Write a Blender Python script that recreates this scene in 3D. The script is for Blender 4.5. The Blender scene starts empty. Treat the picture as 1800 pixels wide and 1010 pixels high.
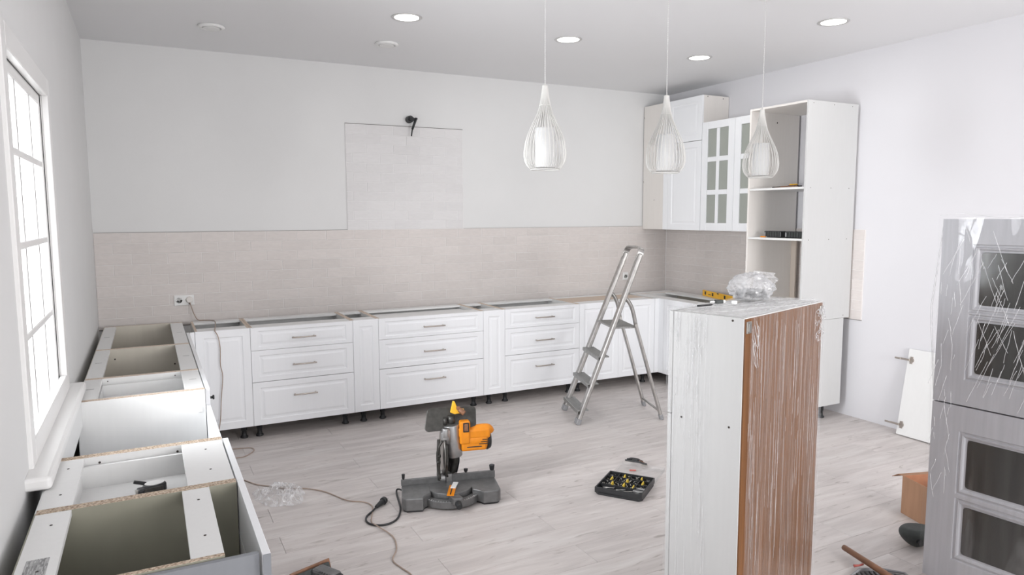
import bpy, bmesh, math, random
from mathutils import Vector, Matrix, noise
random.seed(7)
SC = bpy.context.scene
COL = SC.collection
PI = math.pi

# ---------------------------------------------------------------- camera
cd = bpy.data.cameras.new('camera'); cam = bpy.data.objects.new('camera', cd); COL.objects.link(cam)
cd.sensor_width = 36.0; cd.lens = 1229.13 / 1800 * 36.0; cd.clip_start = 0.02
_r = Vector((0.88697629, -0.46180461, -0.00309249)); _u = Vector((0.05061175, 0.09054828, 0.99460518)); _f = Vector((0.45903324, 0.88234773, -0.10368692))
cam.matrix_world = Matrix(((_r.x, _u.x, -_f.x, 0.34907), (_r.y, _u.y, -_f.y, -5.90147), (_r.z, _u.z, -_f.z, 1.61702), (0, 0, 0, 1)))
SC.camera = cam
# ---------------------------------------------------------------- exposure, sky, daylight and added fill lights
SC.view_settings.view_transform = 'Standard'; SC.view_settings.look = 'None'
SC.view_settings.exposure = 0.16; SC.view_settings.gamma = 1.0; SC.view_settings.use_curve_mapping = False
wd = bpy.data.worlds.new('sky'); SC.world = wd; wd.use_nodes = True
wd.node_tree.nodes['Background'].inputs[0].default_value = (0.93, 0.965, 1.0, 1)
wd.node_tree.nodes['Background'].inputs[1].default_value = 1.5
def area(name, loc, target, sx, sy, power, col=(1, 1, 1)):
    l = bpy.data.lights.new(name, 'AREA'); l.shape = 'RECTANGLE'; l.size = sx; l.size_y = sy; l.energy = power; l.color = col
    o = bpy.data.objects.new(name, l); COL.objects.link(o); o.location = loc
    o.rotation_euler = (Vector(target) - Vector(loc)).to_track_quat('-Z', 'Y').to_euler()
    return o
area('daylight_left_window', (-0.40, -2.87, 1.60), (3.0, -2.4, 1.35), 1.2, 1.4, 55, (0.95, 0.975, 1.0)).data.spread = math.radians(95)
area('added_left_rear_fill', (-0.45, -7.1, 1.7), (4.6, -2.4, 1.7), 1.5, 1.6, 38, (0.985, 0.99, 1.0))  # added fill through the made-up rear window, brightens the right side
area('daylight_front_windows', (4.0, -13.0, 2.4), (3.9, 0, 1.35), 3.6, 2.2, 230, (1.0, 0.988, 0.985))
area('added_ceiling_bounce_fill', (3.3, -7.3, 1.5), (3.7, -4.2, 2.856), 1.0, 1.0, 70, (1.0, 0.985, 0.985))  # added unseen uplight, brightens ceiling and floor; no lamp stands here

W, H = 5.287, 2.856
YB = -8.5            # wall behind the camera
# ---------------------------------------------------------------- material helpers
def newmat(name):
    m = bpy.data.materials.new(name); m.use_nodes = True
    return m, m.node_tree.nodes, m.node_tree.links, m.node_tree.nodes['Principled BSDF']
def setp(b, col=None, rough=None, metal=None, spec=None):
    if col is not None: b.inputs['Base Color'].default_value = (*col, 1)
    if rough is not None: b.inputs['Roughness'].default_value = rough
    if metal is not None: b.inputs['Metallic'].default_value = metal
    if spec is not None: b.inputs['Specular IOR Level'].default_value = spec
def mat(name, col, rough=0.5, metal=0.0, spec=0.5, var=0.0, scale=(8, 8, 8), bump=0.0, bscale=None, detail=3, perobj=0.0, dark=None):
    m, N, L, b = newmat(name); setp(b, col, rough, metal, spec)
    tc = N.new('ShaderNodeTexCoord'); mp = N.new('ShaderNodeMapping'); L.new(tc.outputs['Object'], mp.inputs[0])
    mp.inputs['Scale'].default_value = scale
    nz = N.new('ShaderNodeTexNoise'); nz.inputs['Scale'].default_value = 1; nz.inputs['Detail'].default_value = detail
    L.new(mp.outputs[0], nz.inputs[0])
    if perobj:
        oi = N.new('ShaderNodeObjectInfo'); ad = N.new('ShaderNodeVectorMath'); ad.operation = 'SCALE'
        cb = N.new('ShaderNodeCombineXYZ'); L.new(oi.outputs['Random'], cb.inputs[0]); L.new(oi.outputs['Random'], cb.inputs[1])
        L.new(cb.outputs[0], ad.inputs[0]); ad.inputs['Scale'].default_value = 37.0; L.new(ad.outputs[0], mp.inputs['Location'])
    mx = N.new('ShaderNodeMix'); mx.data_type = 'RGBA'
    mx.inputs[6].default_value = (*(dark or tuple(c * (1 - var) for c in col)), 1); mx.inputs[7].default_value = (*col, 1)
    rp = N.new('ShaderNodeMapRange'); rp.inputs[1].default_value = .35; rp.inputs[2].default_value = .65
    L.new(nz.outputs[0], rp.inputs[0]); L.new(rp.outputs[0], mx.inputs[0])
    out = mx.outputs[2]
    if perobj:
        mr = N.new('ShaderNodeMapRange'); mr.inputs[3].default_value = 1 - perobj; mr.inputs[4].default_value = 1.0
        L.new(oi.outputs['Random'], mr.inputs[0])
        vm = N.new('ShaderNodeVectorMath'); vm.operation = 'SCALE'; L.new(out, vm.inputs[0]); L.new(mr.outputs[0], vm.inputs['Scale']); out = vm.outputs[0]
    L.new(out, b.inputs['Base Color'])
    if bump:
        n2 = N.new('ShaderNodeTexNoise'); n2.inputs['Scale'].default_value = 1; n2.inputs['Detail'].default_value = 4
        m2 = N.new('ShaderNodeMapping'); m2.inputs['Scale'].default_value = bscale or scale
        L.new(tc.outputs['Object'], m2.inputs[0]); L.new(m2.outputs[0], n2.inputs[0])
        bp = N.new('ShaderNodeBump'); bp.inputs['Strength'].default_value = bump; bp.inputs['Distance'].default_value = 0.004
        L.new(n2.outputs[0], bp.inputs['Height']); L.new(bp.outputs[0], b.inputs['Normal'])
    return m
def film(name, streak=(140, 140, 3), base=0.16, gain=0.5, tint=(1, 1, 1), bump=0.6, rough=0.12, warp=0.0, milk=0.0, lo=.5, hi=.72, dcol=.9):
    m, N, L, b = newmat(name); N.remove(b); out = N['Material Output']
    tr = N.new('ShaderNodeBsdfTransparent'); tr.inputs[0].default_value = (*tint, 1)
    gl = N.new('ShaderNodeBsdfGlossy'); gl.inputs['Roughness'].default_value = rough
    df = N.new('ShaderNodeBsdfDiffuse'); df.inputs[0].default_value = (dcol, dcol, dcol * 1.02, 1)
    tc = N.new('ShaderNodeTexCoord'); mp = N.new('ShaderNodeMapping'); mp.inputs['Scale'].default_value = streak
    L.new(tc.outputs['Object'], mp.inputs[0]); nz = N.new('ShaderNodeTexNoise'); nz.inputs['Scale'].default_value = 1; nz.inputs['Detail'].default_value = 5
    nz.inputs['Distortion'].default_value = warp; L.new(mp.outputs[0], nz.inputs[0])
    bp = N.new('ShaderNodeBump'); bp.inputs['Strength'].default_value = bump; bp.inputs['Distance'].default_value = 0.01
    L.new(nz.outputs[0], bp.inputs['Height']); L.new(bp.outputs[0], gl.inputs[1])
    mr = N.new('ShaderNodeMapRange'); mr.inputs[1].default_value = lo; mr.inputs[2].default_value = hi; mr.inputs[3].default_value = base; mr.inputs[4].default_value = base + gain
    L.new(nz.outputs[0], mr.inputs[0])
    ms = N.new('ShaderNodeMixShader'); ms.inputs[0].default_value = milk
    L.new(gl.outputs[0], ms.inputs[1]); L.new(df.outputs[0], ms.inputs[2])
    mx = N.new('ShaderNodeMixShader'); L.new(mr.outputs[0], mx.inputs[0]); L.new(tr.outputs[0], mx.inputs[1]); L.new(ms.outputs[0], mx.inputs[2])
    L.new(mx.outputs[0], out.inputs[0]); return m
def emat(name, col, s):
    m, N, L, b = newmat(name); setp(b, col, .5); b.inputs['Emission Color'].default_value = (*col, 1); b.inputs['Emission Strength'].default_value = s; return m

M = {}
M['wall'] = mat('white_wall_paint', (.77, .768, .765), .85, spec=.2, var=.015, scale=(3, 3, 3), bump=.05, bscale=(90, 90, 90))
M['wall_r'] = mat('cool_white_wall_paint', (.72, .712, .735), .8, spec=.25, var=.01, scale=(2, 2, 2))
M['ceiling'] = mat('satin_stretch_ceiling', (.84, .84, .85), .45, spec=.25, var=.01, scale=(1, 1, 1))
M['tile'] = mat('beige_wall_tile', (.735, .685, .66), .55, spec=.35, var=.05, scale=(18, 18, 60), bump=.25, bscale=(30, 30, 60), perobj=.05)
M['tile_u'] = mat('pale_wall_tile', (.755, .74, .74), .55, spec=.35, var=.03, scale=(18, 18, 60), bump=.25, bscale=(30, 30, 60), perobj=.04)
M['grout'] = mat('light_grout', (.79, .76, .745), .9, spec=.1, var=.04, scale=(60, 60, 60))
M['grout_u'] = mat('white_grout', (.81, .80, .80), .9, spec=.1, var=.04, scale=(60, 60, 60))
M['gap_and_shadow'] = mat('dark_gap_and_edge_shadow', (.16, .14, .13), .9)  # dark gaps under the planks, also the painted shadow line at tile edges
M['front'] = mat('white_foil_front', (.89, .90, .92), .38, spec=.4, var=.012, scale=(120, 120, 3), bump=.03, bscale=(160, 160, 4))
M['board'] = mat('white_melamine_board', (.79, .788, .78), .45, spec=.35, var=.015, scale=(60, 60, 6), bump=.02)
M['board_dim'] = mat('dimmed_white_board', (.61, .61, .605), .5, spec=.3, var=.015, scale=(60, 60, 6), bump=.02)  # white board toned down in colour where light falls too strongly
M['board_oak'] = mat('cream_melamine_board', (.80, .765, .73), .5, spec=.3, var=.02, scale=(60, 60, 4))
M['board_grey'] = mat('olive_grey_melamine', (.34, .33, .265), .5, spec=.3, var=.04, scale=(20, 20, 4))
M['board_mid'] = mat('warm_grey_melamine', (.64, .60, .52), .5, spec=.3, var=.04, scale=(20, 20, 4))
M['end_shade'] = mat('shaded_end_board', (.25, .26, .28), .5, spec=.3, var=.03, scale=(40, 40, 3))  # shade on the near end of the row, put into the board colour
M['chip'] = mat('raw_chipboard_edge', (.72, .60, .48), .9, spec=.1, var=.5, scale=(160, 160, 160), detail=2, dark=(.30, .22, .16), bump=.4, bscale=(200, 200, 200))
M['chip_pale'] = mat('pale_chipboard_edge', (.74, .64, .55), .9, spec=.1, scale=(220, 220, 220), dark=(.52, .41, .33))
M['hole'] = mat('screw_hole', (.05, .04, .035), .8)
M['sticker'] = None
M['stamp'] = mat('faint_grey_print', (.66, .66, .65), .6, var=.3, scale=(300, 90, 1), dark=(.42, .42, .42))
M['rod'] = mat('backlit_grille_rod', (.30, .29, .285), .5)  # backlit darkness of the thin rods put into their colour
M['nickel'] = mat('brushed_nickel', (.50, .45, .41), .32, 1.0, var=.08, scale=(200, 20, 20))
M['steel'] = mat('steel', (.55, .53, .50), .35, 1.0, var=.15, scale=(60, 60, 60))
M['black_plastic'] = mat('black_plastic', (.022, .023, .025), .4, var=.2, scale=(50, 50, 50))
M['dark_rubber'] = mat('dark_rubber', (.045, .052, .05), .6, var=.2, scale=(50, 50, 50))
M['alu'] = mat('worn_aluminium', (.47, .455, .44), .36, 0.9, var=.22, scale=(40, 40, 25), detail=6, bump=.1)
M['alu_step'] = mat('dusty_aluminium_tread', (.42, .42, .41), .45, 0.75, var=.25, scale=(200, 14, 14), bump=.4, bscale=(250, 2, 2))
M['grey_plastic'] = mat('grey_plastic', (.30, .30, .31), .5, var=.1, scale=(40, 40, 40))
M['white_plastic'] = mat('white_plastic', (.84, .84, .83), .4, spec=.4, var=.01)
M['pvc'] = mat('window_pvc', (.86, .85, .84), .35, spec=.45, var=.01)
M['wire'] = mat('white_lacquered_wire', (.66, .65, .625), .45, var=.02)
M['shade'] = mat('white_fabric_shade', (.60, .60, .60), .8, var=.02, scale=(90, 90, 90))
M['tall_back'] = mat('beige_hardboard', (.55, .48, .42), .7, spec=.2, var=.05, scale=(10, 10, 3))
M['hdf'] = mat('brown_hardboard_back', (.19, .078, .024), .42, spec=.45, var=.25, scale=(70, 70, 1.5), detail=5)
M['card'] = mat('brown_cardboard', (.40, .235, .15), .85, spec=.1, var=.12, scale=(30, 30, 4))
M['card_in'] = mat('inner_cardboard', (.47, .22, .13), .85, spec=.1, var=.1, scale=(20, 20, 20))
M['frost'] = mat('frosted_door_glass', (.36, .38, .345), .28, spec=.5, var=.06, scale=(5, 5, 5))
M['grey_front'] = mat('grey_woodgrain_front', (.43, .43, .455), .42, spec=.4, var=.10, scale=(60, 60, 3), detail=5, bump=.08, bscale=(120, 120, 4))
M['dark_glass'] = mat('dark_smoked_glass', (.045, .045, .042), .16, spec=.5, var=.35, scale=(40, 40, 2), detail=5)
M['saw_grey'] = mat('cast_grey_metal', (.20, .20, .20), .42, .55, var=.18, scale=(30, 30, 30), bump=.1, bscale=(120, 120, 120))
M['saw_dark'] = mat('dark_cast_metal', (.075, .072, .066), .42, .5, var=.3, scale=(40, 40, 40))
M['saw_silver'] = mat('silver_housing', (.46, .46, .46), .35, .8, var=.15, scale=(30, 30, 30))
M['orange'] = mat('orange_plastic', (.82, .27, .008), .4, spec=.5, var=.08, scale=(30, 30, 30))
M['yellow'] = mat('yellow_plastic', (.92, .50, .03), .38, spec=.5, var=.06, scale=(30, 30, 30))
M['lemon'] = mat('lemon_plastic', (.80, .58, .07), .45, var=.05)
M['amber'] = mat('amber_marking', (.70, .28, .05), .5, var=.1)
M['cord'] = mat('brown_cord', (.22, .15, .12), .5, var=.2)
M['cord_tan'] = mat('tan_cord', (.42, .32, .26), .5, var=.2, scale=(6, 6, 6))
M['wood'] = mat('brown_handle_wood', (.27, .125, .065), .45, var=.3, scale=(60, 8, 60))
M['red_rubber'] = mat('red_plastic', (.5, .12, .1), .4)
M['clear'] = film('clear_plastic', (6, 6, 6), .10, .10, bump=.05, milk=.3)
M['bag_film'] = film('crumpled_bag_film', (30, 30, 30), .28, .36, bump=.35, rough=.4, warp=1.0, milk=.94, lo=.3, hi=.7, dcol=.62)
M['floor_film'] = film('thin_crumpled_film', (26, 18, 18), .14, .5, bump=.6, rough=.3, warp=1.2, milk=.85, lo=.42, hi=.72)
M['wrap_side'] = film('stretch_film_vertical', (120, 120, 2.2), .05, .55, bump=.5, rough=.16, warp=.5, milk=.80, lo=.52, hi=.80)
M['wrap_back'] = film('stretch_film_on_brown', (200, 200, 1.4), .065, .46, bump=.6, rough=.25, warp=.5, milk=.42, lo=.46, hi=.80)
M['wrap_grey'] = film('stretch_film_loose', (9, 9, 1.6), .02, .14, bump=.15, rough=.14, warp=1.2, milk=.5, lo=.55, hi=.8)
M['wrap_top'] = film('stretch_film_top', (9, 22, 10), .22, .35, bump=.35, rough=.16, warp=.6, milk=.45, lo=.4, hi=.7)
M['wrap_line'] = film('film_crease', (40, 40, 40), .45, .4, bump=.4, rough=.2, milk=.8)
M['diffuser'] = emat('lamp_diffuser', (1, .99, .97), 5.0)
def glassmat():
    m, N, L, b = newmat('window_glass'); N.remove(b)
    tr = N.new('ShaderNodeBsdfTransparent'); gl = N.new('ShaderNodeBsdfGlossy'); gl.inputs['Roughness'].default_value = .02
    mx = N.new('ShaderNodeMixShader'); mx.inputs[0].default_value = .06
    L.new(tr.outputs[0], mx.inputs[1]); L.new(gl.outputs[0], mx.inputs[2]); L.new(mx.outputs[0], N['Material Output'].inputs[0]); return m
M['glass'] = glassmat()
def plankmat():
    m, N, L, b = newmat('whitewashed_oak_laminate'); setp(b, None, .42, 0, .35)
    tc = N.new('ShaderNodeTexCoord'); oi = N.new('ShaderNodeObjectInfo')
    cb = N.new('ShaderNodeCombineXYZ'); L.new(oi.outputs['Random'], cb.inputs[0]); L.new(oi.outputs['Random'], cb.inputs[1]); L.new(oi.outputs['Random'], cb.inputs[2])
    sc = N.new('ShaderNodeVectorMath'); sc.operation = 'SCALE'; sc.inputs['Scale'].default_value = 53; L.new(cb.outputs[0], sc.inputs[0])
    def nz(s, det, dist):
        mp = N.new('ShaderNodeMapping'); mp.inputs['Scale'].default_value = s; L.new(tc.outputs['Object'], mp.inputs[0]); L.new(sc.outputs[0], mp.inputs['Location'])
        n = N.new('ShaderNodeTexNoise'); n.inputs['Scale'].default_value = 1; n.inputs['Detail'].default_value = det; n.inputs['Distortion'].default_value = dist
        L.new(mp.outputs[0], n.inputs[0]); return n.outputs[0]
    def ramp(src, stops):
        r = N.new('ShaderNodeValToRGB'); L.new(src, r.inputs[0]); e = r.color_ramp.elements
        e[0].position, e[0].color = stops[0][0], (*stops[0][1], 1); e[1].position, e[1].color = stops[-1][0], (*stops[-1][1], 1)
        for p, c in stops[1:-1]: q = e.new(p); q.color = (*c, 1)
        return r.outputs[0]
    base = ramp(nz((2.2, 16, 1), 6, .8), [(.28, (.55, .505, .49)), (.5, (.64, .59, .57)), (.72, (.72, .68, .66))])
    knots = ramp(nz((5, 22, 1), 4, 1.6), [(.26, (.66, .64, .62)), (.38, (1, 1, 1))])
    fine = ramp(nz((8, 150, 1), 3, .2), [(.3, (.93, .93, .93)), (.7, (1, 1, 1))])
    def mul(a, c):
        x = N.new('ShaderNodeMix'); x.data_type = 'RGBA'; x.blend_type = 'MULTIPLY'; x.inputs[0].default_value = 1; L.new(a, x.inputs[6]); L.new(c, x.inputs[7]); return x.outputs[2]
    o = mul(mul(base, knots), fine)
    mr = N.new('ShaderNodeMapRange'); mr.inputs[3].default_value = .93; mr.inputs[4].default_value = 1.03; L.new(oi.outputs['Random'], mr.inputs[0])
    vm = N.new('ShaderNodeVectorMath'); vm.operation = 'SCALE'; L.new(o, vm.inputs[0]); L.new(mr.outputs[0], vm.inputs['Scale'])
    L.new(vm.outputs[0], b.inputs['Base Color']); return m
M['plank'] = plankmat()
def printmat():
    m, N, L, b = newmat('printed_sticker'); setp(b, None, .6)
    tc = N.new('ShaderNodeTexCoord'); mp = N.new('ShaderNodeMapping'); mp.inputs['Scale'].default_value = (380, 75, 1); L.new(tc.outputs['Object'], mp.inputs[0])
    n = N.new('ShaderNodeTexWhiteNoise'); sn = N.new('ShaderNodeVectorMath'); sn.operation = 'FLOOR'; L.new(mp.outputs[0], sn.inputs[0]); L.new(sn.outputs[0], n.inputs[0])
    r = N.new('ShaderNodeMapRange'); r.inputs[1].default_value = .0; r.inputs[2].default_value = 1; r.inputs[3].default_value = .20; r.inputs[4].default_value = .52
    L.new(n.outputs[0], r.inputs[0]); L.new(r.outputs[0], b.inputs['Base Color']); return m
M['sticker'] = printmat()

# ---------------------------------------------------------------- mesh helpers
class MB:
    def __init__(s): s.bm = bmesh.new()
    def box(s, x0, x1, y0, y1, z0, z1, bevel=0.0, seg=1, mi=0, topmi=None):
        b2 = bmesh.new(); bmesh.ops.create_cube(b2, size=1)
        for v in b2.verts: v.co = Vector(((x0 + x1) / 2 + v.co.x * (x1 - x0), (y0 + y1) / 2 + v.co.y * (y1 - y0), (z0 + z1) / 2 + v.co.z * (z1 - z0)))
        if bevel: bmesh.ops.bevel(b2, geom=b2.edges[:], offset=bevel, segments=seg, profile=.5, affect='EDGES')
        b2.normal_update()
        for f in b2.faces:
            f.material_index = mi
            if topmi is not None and f.normal.z > .7: f.material_index = topmi
        s.merge(b2); return s
    def merge(s, b2, mtx=None):
        if mtx is not None: bmesh.ops.transform(b2, matrix=mtx, verts=b2.verts)
        me = bpy.data.meshes.new('t'); b2.to_mesh(me); b2.free(); s.bm.from_mesh(me); bpy.data.meshes.remove(me)
    def obox(s, c, ax, ay, az, sx, sy, sz, bevel=0.0, seg=1, mi=0):
        b2 = bmesh.new(); bmesh.ops.create_cube(b2, size=1)
        for v in b2.verts: v.co = Vector((v.co.x * sx, v.co.y * sy, v.co.z * sz))
        if bevel: bmesh.ops.bevel(b2, geom=b2.edges[:], offset=bevel, segments=seg, profile=.5, affect='EDGES')
        for f in b2.faces: f.material_index = mi
        m = Matrix.Identity(4)
        for i, a in enumerate((ax, ay, az)):
            a = Vector(a).normalized()
            for j in range(3): m[j][i] = a[j]
        for j in range(3): m[j][3] = c[j]
        s.merge(b2, m); return s
    def bar(s, a, b, w, h, up=(0, 0, 1), bevel=0.0, mi=0):
        a, b = Vector(a), Vector(b); d = b - a; L = d.length; az = d.normalized(); ax = Vector(up).cross(az).normalized(); ay = az.cross(ax)
        return s.obox((a + b) / 2, ax, ay, az, w, h, L, bevel, 1, mi)
    def cyl(s, a, b, r, r2=None, n=16, mi=0, bevel=0.0):
        a, b = Vector(a), Vector(b); d = b - a; r2 = r if r2 is None else r2
        b2 = bmesh.new(); bmesh.ops.create_cone(b2, cap_ends=True, segments=n, radius1=r, radius2=r2, depth=d.length)
        if bevel:
            e = [e for e in b2.edges if any(len(f.verts) > 4 for f in e.link_faces)]; bmesh.ops.bevel(b2, geom=e, offset=bevel, segments=2, profile=.5, affect='EDGES')
        for f in b2.faces: f.material_index = mi; f.smooth = len(f.verts) == 4
        q = d.to_track_quat('Z', 'Y').to_matrix().to_4x4(); q.translation = (a + b) / 2
        s.merge(b2, q); return s
    def lathe(s, prof, n=24, c=(0, 0, 0), mi=0, smooth=True):
        rings = []
        for r, z in prof: rings.append([s.bm.verts.new((c[0] + r * math.cos(2 * PI * k / n), c[1] + r * math.sin(2 * PI * k / n), c[2] + z)) for k in range(n)])
        for a, b in zip(rings, rings[1:]):
            for k in range(n):
                f = s.bm.faces.new((a[k], a[(k + 1) % n], b[(k + 1) % n], b[k])); f.smooth = smooth; f.material_index = mi
        for rg in (rings[0], rings[-1]):
            try: f = s.bm.faces.new(rg); f.material_index = mi
            except ValueError: pass
        return s
    def tube(s, pts, r, n=6, mi=0, cap=True):
        pts = [Vector(p) for p in pts]; rings = []; prev = None
        for i, p in enumerate(pts):
            d = (pts[min(i + 1, len(pts) - 1)] - pts[max(i - 1, 0)]).normalized()
            if prev is None: x = d.orthogonal().normalized()
            else: x = (prev - d * prev.dot(d)).normalized()
            prev = x; y = d.cross(x); rr = r[i] if isinstance(r, (list, tuple)) else r
            rings.append([s.bm.verts.new(p + (x * math.cos(2 * PI * k / n) + y * math.sin(2 * PI * k / n)) * rr) for k in range(n)])
        for a, b in zip(rings, rings[1:]):
            for k in range(n):
                f = s.bm.faces.new((a[k], a[(k + 1) % n], b[(k + 1) % n], b[k])); f.smooth = True; f.material_index = mi
        if cap:
            for rg in (rings[0], rings[-1]): f = s.bm.faces.new(rg); f.material_index = mi
        return s
    def prism(s, poly, z0, z1, bevel=0.0, mi=0, mtx=None):
        b2 = bmesh.new(); lo = [b2.verts.new((x, y, z0)) for x, y in poly]; hi = [b2.verts.new((x, y, z1)) for x, y in poly]; n = len(poly)
        b2.faces.new(lo[::-1]); b2.faces.new(hi)
        for k in range(n): b2.faces.new((lo[k], lo[(k + 1) % n], hi[(k + 1) % n], hi[k]))
        bmesh.ops.recalc_face_normals(b2, faces=b2.faces)
        if bevel: bmesh.ops.bevel(b2, geom=b2.edges[:], offset=bevel, segments=2, profile=.5, affect='EDGES')
        for f in b2.faces: f.material_index = mi
        s.merge(b2, mtx); return s
    def quads(s, vs, fs, mi=0, smooth=False):
        v = [s.bm.verts.new(p) for p in vs]
        for q in fs: f = s.bm.faces.new([v[i] for i in q]); f.material_index = mi; f.smooth = smooth
        return s
    def build(s, name, mats, parent=None, loc=(0, 0, 0), recalc=True, smooth=False):
        if recalc: bmesh.ops.recalc_face_normals(s.bm, faces=s.bm.faces)
        me = bpy.data.meshes.new(name); s.bm.to_mesh(me); s.bm.free()
        for m in (mats if isinstance(mats, (list, tuple)) else [mats]): me.materials.append(M[m] if isinstance(m, str) else m)
        if smooth:
            for p in me.polygons: p.use_smooth = True
        o = bpy.data.objects.new(name, me); COL.objects.link(o); o.location = loc
        if parent: o.parent = parent
        return o
def tag(o, label=None, cat=None, group=None, kind=None):
    if label: o['label'] = label
    if cat: o['category'] = cat
    if group: o['group'] = group
    if kind: o['kind'] = kind
    return o
def thing(name, label, cat, loc=(0, 0, 0), rz=0.0, group=None):
    o = bpy.data.objects.new(name, None); COL.objects.link(o); o.location = loc; o.rotation_euler = (0, 0, rz); o.empty_display_size = .05
    return tag(o, label, cat, group)
def copy_tree(o, parent=None):
    c = o.copy(); COL.objects.link(c); c.parent = parent
    for ch in list(o.children): copy_tree(ch, c)
    return c
def spline(pts, k=6):
    P = [Vector(p) for p in pts]; P = [P[0] * 2 - P[1]] + P + [P[-1] * 2 - P[-2]]; out = []
    for i in range(1, len(P) - 2):
        for j in range(k):
            t = j / k; a, b, c, d = P[i - 1:i + 3]
            out.append(.5 * ((2 * b) + (c - a) * t + (2 * a - 5 * b + 4 * c - d) * t * t + (3 * b - a - 3 * c + d) * t ** 3))
    out.append(P[-2]); return out
def frame_mb(u0, u1, v0, v1, wl, depth0, depth1, axis='x', bevel=.002):
    """rectangular frame as four members; axis = direction of its depth"""
    mb = MB()
    def B(a0, a1, b0, b1):
        if axis == 'x': mb.box(depth0, depth1, a0, a1, b0, b1, bevel)
        else: mb.box(a0, a1, depth0, depth1, b0, b1, bevel)
    B(u0, u0 + wl, v0, v1); B(u1 - wl, u1, v0, v1); B(u0 + wl, u1 - wl, v0, v0 + wl); B(u0 + wl, u1 - wl, v1 - wl, v1)
    return mb

# ================================================================ SETTING
T = .12
def struct(mb, name, m): return tag(mb.build(name, m), kind='structure')
floor = struct(MB().box(-.1, W + .1, YB - .1, .1, -.08, -.009), 'floor', 'gap_and_shadow')
RW, PL = .1925, 1.277
_pm = {}
def plank_mesh(l, w):
    key = (round(l, 3), round(w, 3))
    if key not in _pm:
        mb = MB().box(-l / 2 + .0006, l / 2 - .0006, -w / 2 + .0006, w / 2 - .0006, -.009, 0, .0008)
        me = bpy.data.meshes.new('plank'); mb.bm.to_mesh(me); mb.bm.free(); me.materials.append(M['plank']); _pm[key] = me
    return _pm[key]
row = 0; y1 = -1.0075 + RW * 5; k = -5
for r in range(-6, 45):
    ya = -1.0075 - RW * r; yb = ya - RW
    ya_, yb_ = min(ya, 0), max(yb, YB)
    if ya_ - yb_ < .02: continue
    x = (.865 if r % 2 == 1 else 1.492) - 2 * PL
    while x < W:
        a, b = max(x, 0), min(x + PL, W)
        if b - a > .02:
            o = bpy.data.objects.new('plank', plank_mesh(b - a, ya_ - yb_)); COL.objects.link(o); o.parent = floor; o.location = ((a + b) / 2, (ya_ + yb_) / 2, 0)
        x += PL
struct(MB().box(-.1, W + .1, YB - .1, .1, H, H + .1), 'ceiling', 'ceiling')
wall_back = struct(MB().box(-T, W + T, 0, T, -.05, H + .05), 'wall_back', 'wall')
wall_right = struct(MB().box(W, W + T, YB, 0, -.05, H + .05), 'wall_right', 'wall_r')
# left wall with the window opening and an added rear opening for fill light
wy0, wy1, wz0, wz1 = -3.36, -2.37, .87, 2.125
mb = MB().box(-T, 0, YB, -7.9, -.05, H + .05).box(-T, 0, -6.3, wy0, -.05, H + .05).box(-T, 0, -7.9, -6.3, -.05, .85).box(-T, 0, -7.9, -6.3, 2.6, H + .05).box(-T, 0, wy1, 0, -.05, H + .05).box(-T, 0, wy0, wy1, -.05, wz0).box(-T, 0, wy0, wy1, wz1, H + .05)
struct(mb, 'wall_left', 'wall')
# wall behind the camera with two windows
fw = [(.9, 2.95), (3.1, 5.15)]
mb = MB().box(-T, fw[0][0], YB - T, YB, -.05, H + .05).box(fw[0][1], fw[1][0], YB - T, YB, -.05, H + .05).box(fw[1][1], W + T, YB - T, YB, -.05, H + .05)
for a, b in fw: mb.box(a, b, YB - T, YB, -.05, .25).box(a, b, YB - T, YB, 2.7, H + .05)
struct(mb, 'wall_front', 'wall')
for i, (a, b) in enumerate(fw):
    w = tag(frame_mb(a, b, .25, 2.7, .06, YB - .08, YB - .02, 'y').box((a + b) / 2 - .03, (a + b) / 2 + .03, YB - .075, YB - .025, .31, 2.64, .002).build('window_%d' % (i + 2), 'pvc'), kind='structure')
    MB().box(a + .06, b - .06, YB - .052, YB - .048, .31, 2.64).build('pane', 'glass', w)
w = tag(frame_mb(-7.9, -6.3, .85, 2.6, .06, -.08, -.02, 'x').box(-.075, -.025, -7.13, -7.07, .91, 2.54, .002).build('window_4', 'pvc'), kind='structure')  # added unseen window, there to let fill light reach the right side
MB().box(-.052, -.048, -7.84, -6.36, .91, 2.54).build('pane', 'glass', w)
# window in the left wall: casing, sash, grille, pane, sill
win = tag(frame_mb(-3.435, -2.31, .86, 2.185, .075, -.012, .012, 'x', .003).build('window_1', 'pvc'), kind='structure')
frame_mb(wy0, wy1, wz0, wz1, .012, -T, -.012, 'x', .001).build('reveal_lining', 'pvc', win)
frame_mb(wy0 + .012, wy1 - .012, wz0 + .012, wz1 - .012, .042, -.055, -.018, 'x', .004).build('sash_frame', 'pvc', win)
frame_mb(wy0 + .009, wy1 - .009, wz0 + .009, wz1 - .009, .005, -.018, -.0155, 'x', .0005).build('sealing_gasket', 'black_plastic', win)
MB().box(-.038, -.034, wy0 + .05, wy1 - .05, wz0 + .05, wz1 - .05).build('pane', 'glass', win)
for z in (1.825, 1.521, 1.22):
    MB().box(-.032, -.014, wy0 + .054, wy1 - .10, z - .012, z + .012, .003).build('grille_bar', 'pvc', win)
for y in (-3.03, -2.70):
    MB().box(-.0315, -.017, y - .007, y + .007, wz0 + .056, wz1 - .056, .001).build('grille_rod', 'rod', win)
mb = MB().box(-.01, .066, -3.53, -2.20, .822, .862, .012, 3)
mb.build('window_sill', 'pvc', win)

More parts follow.
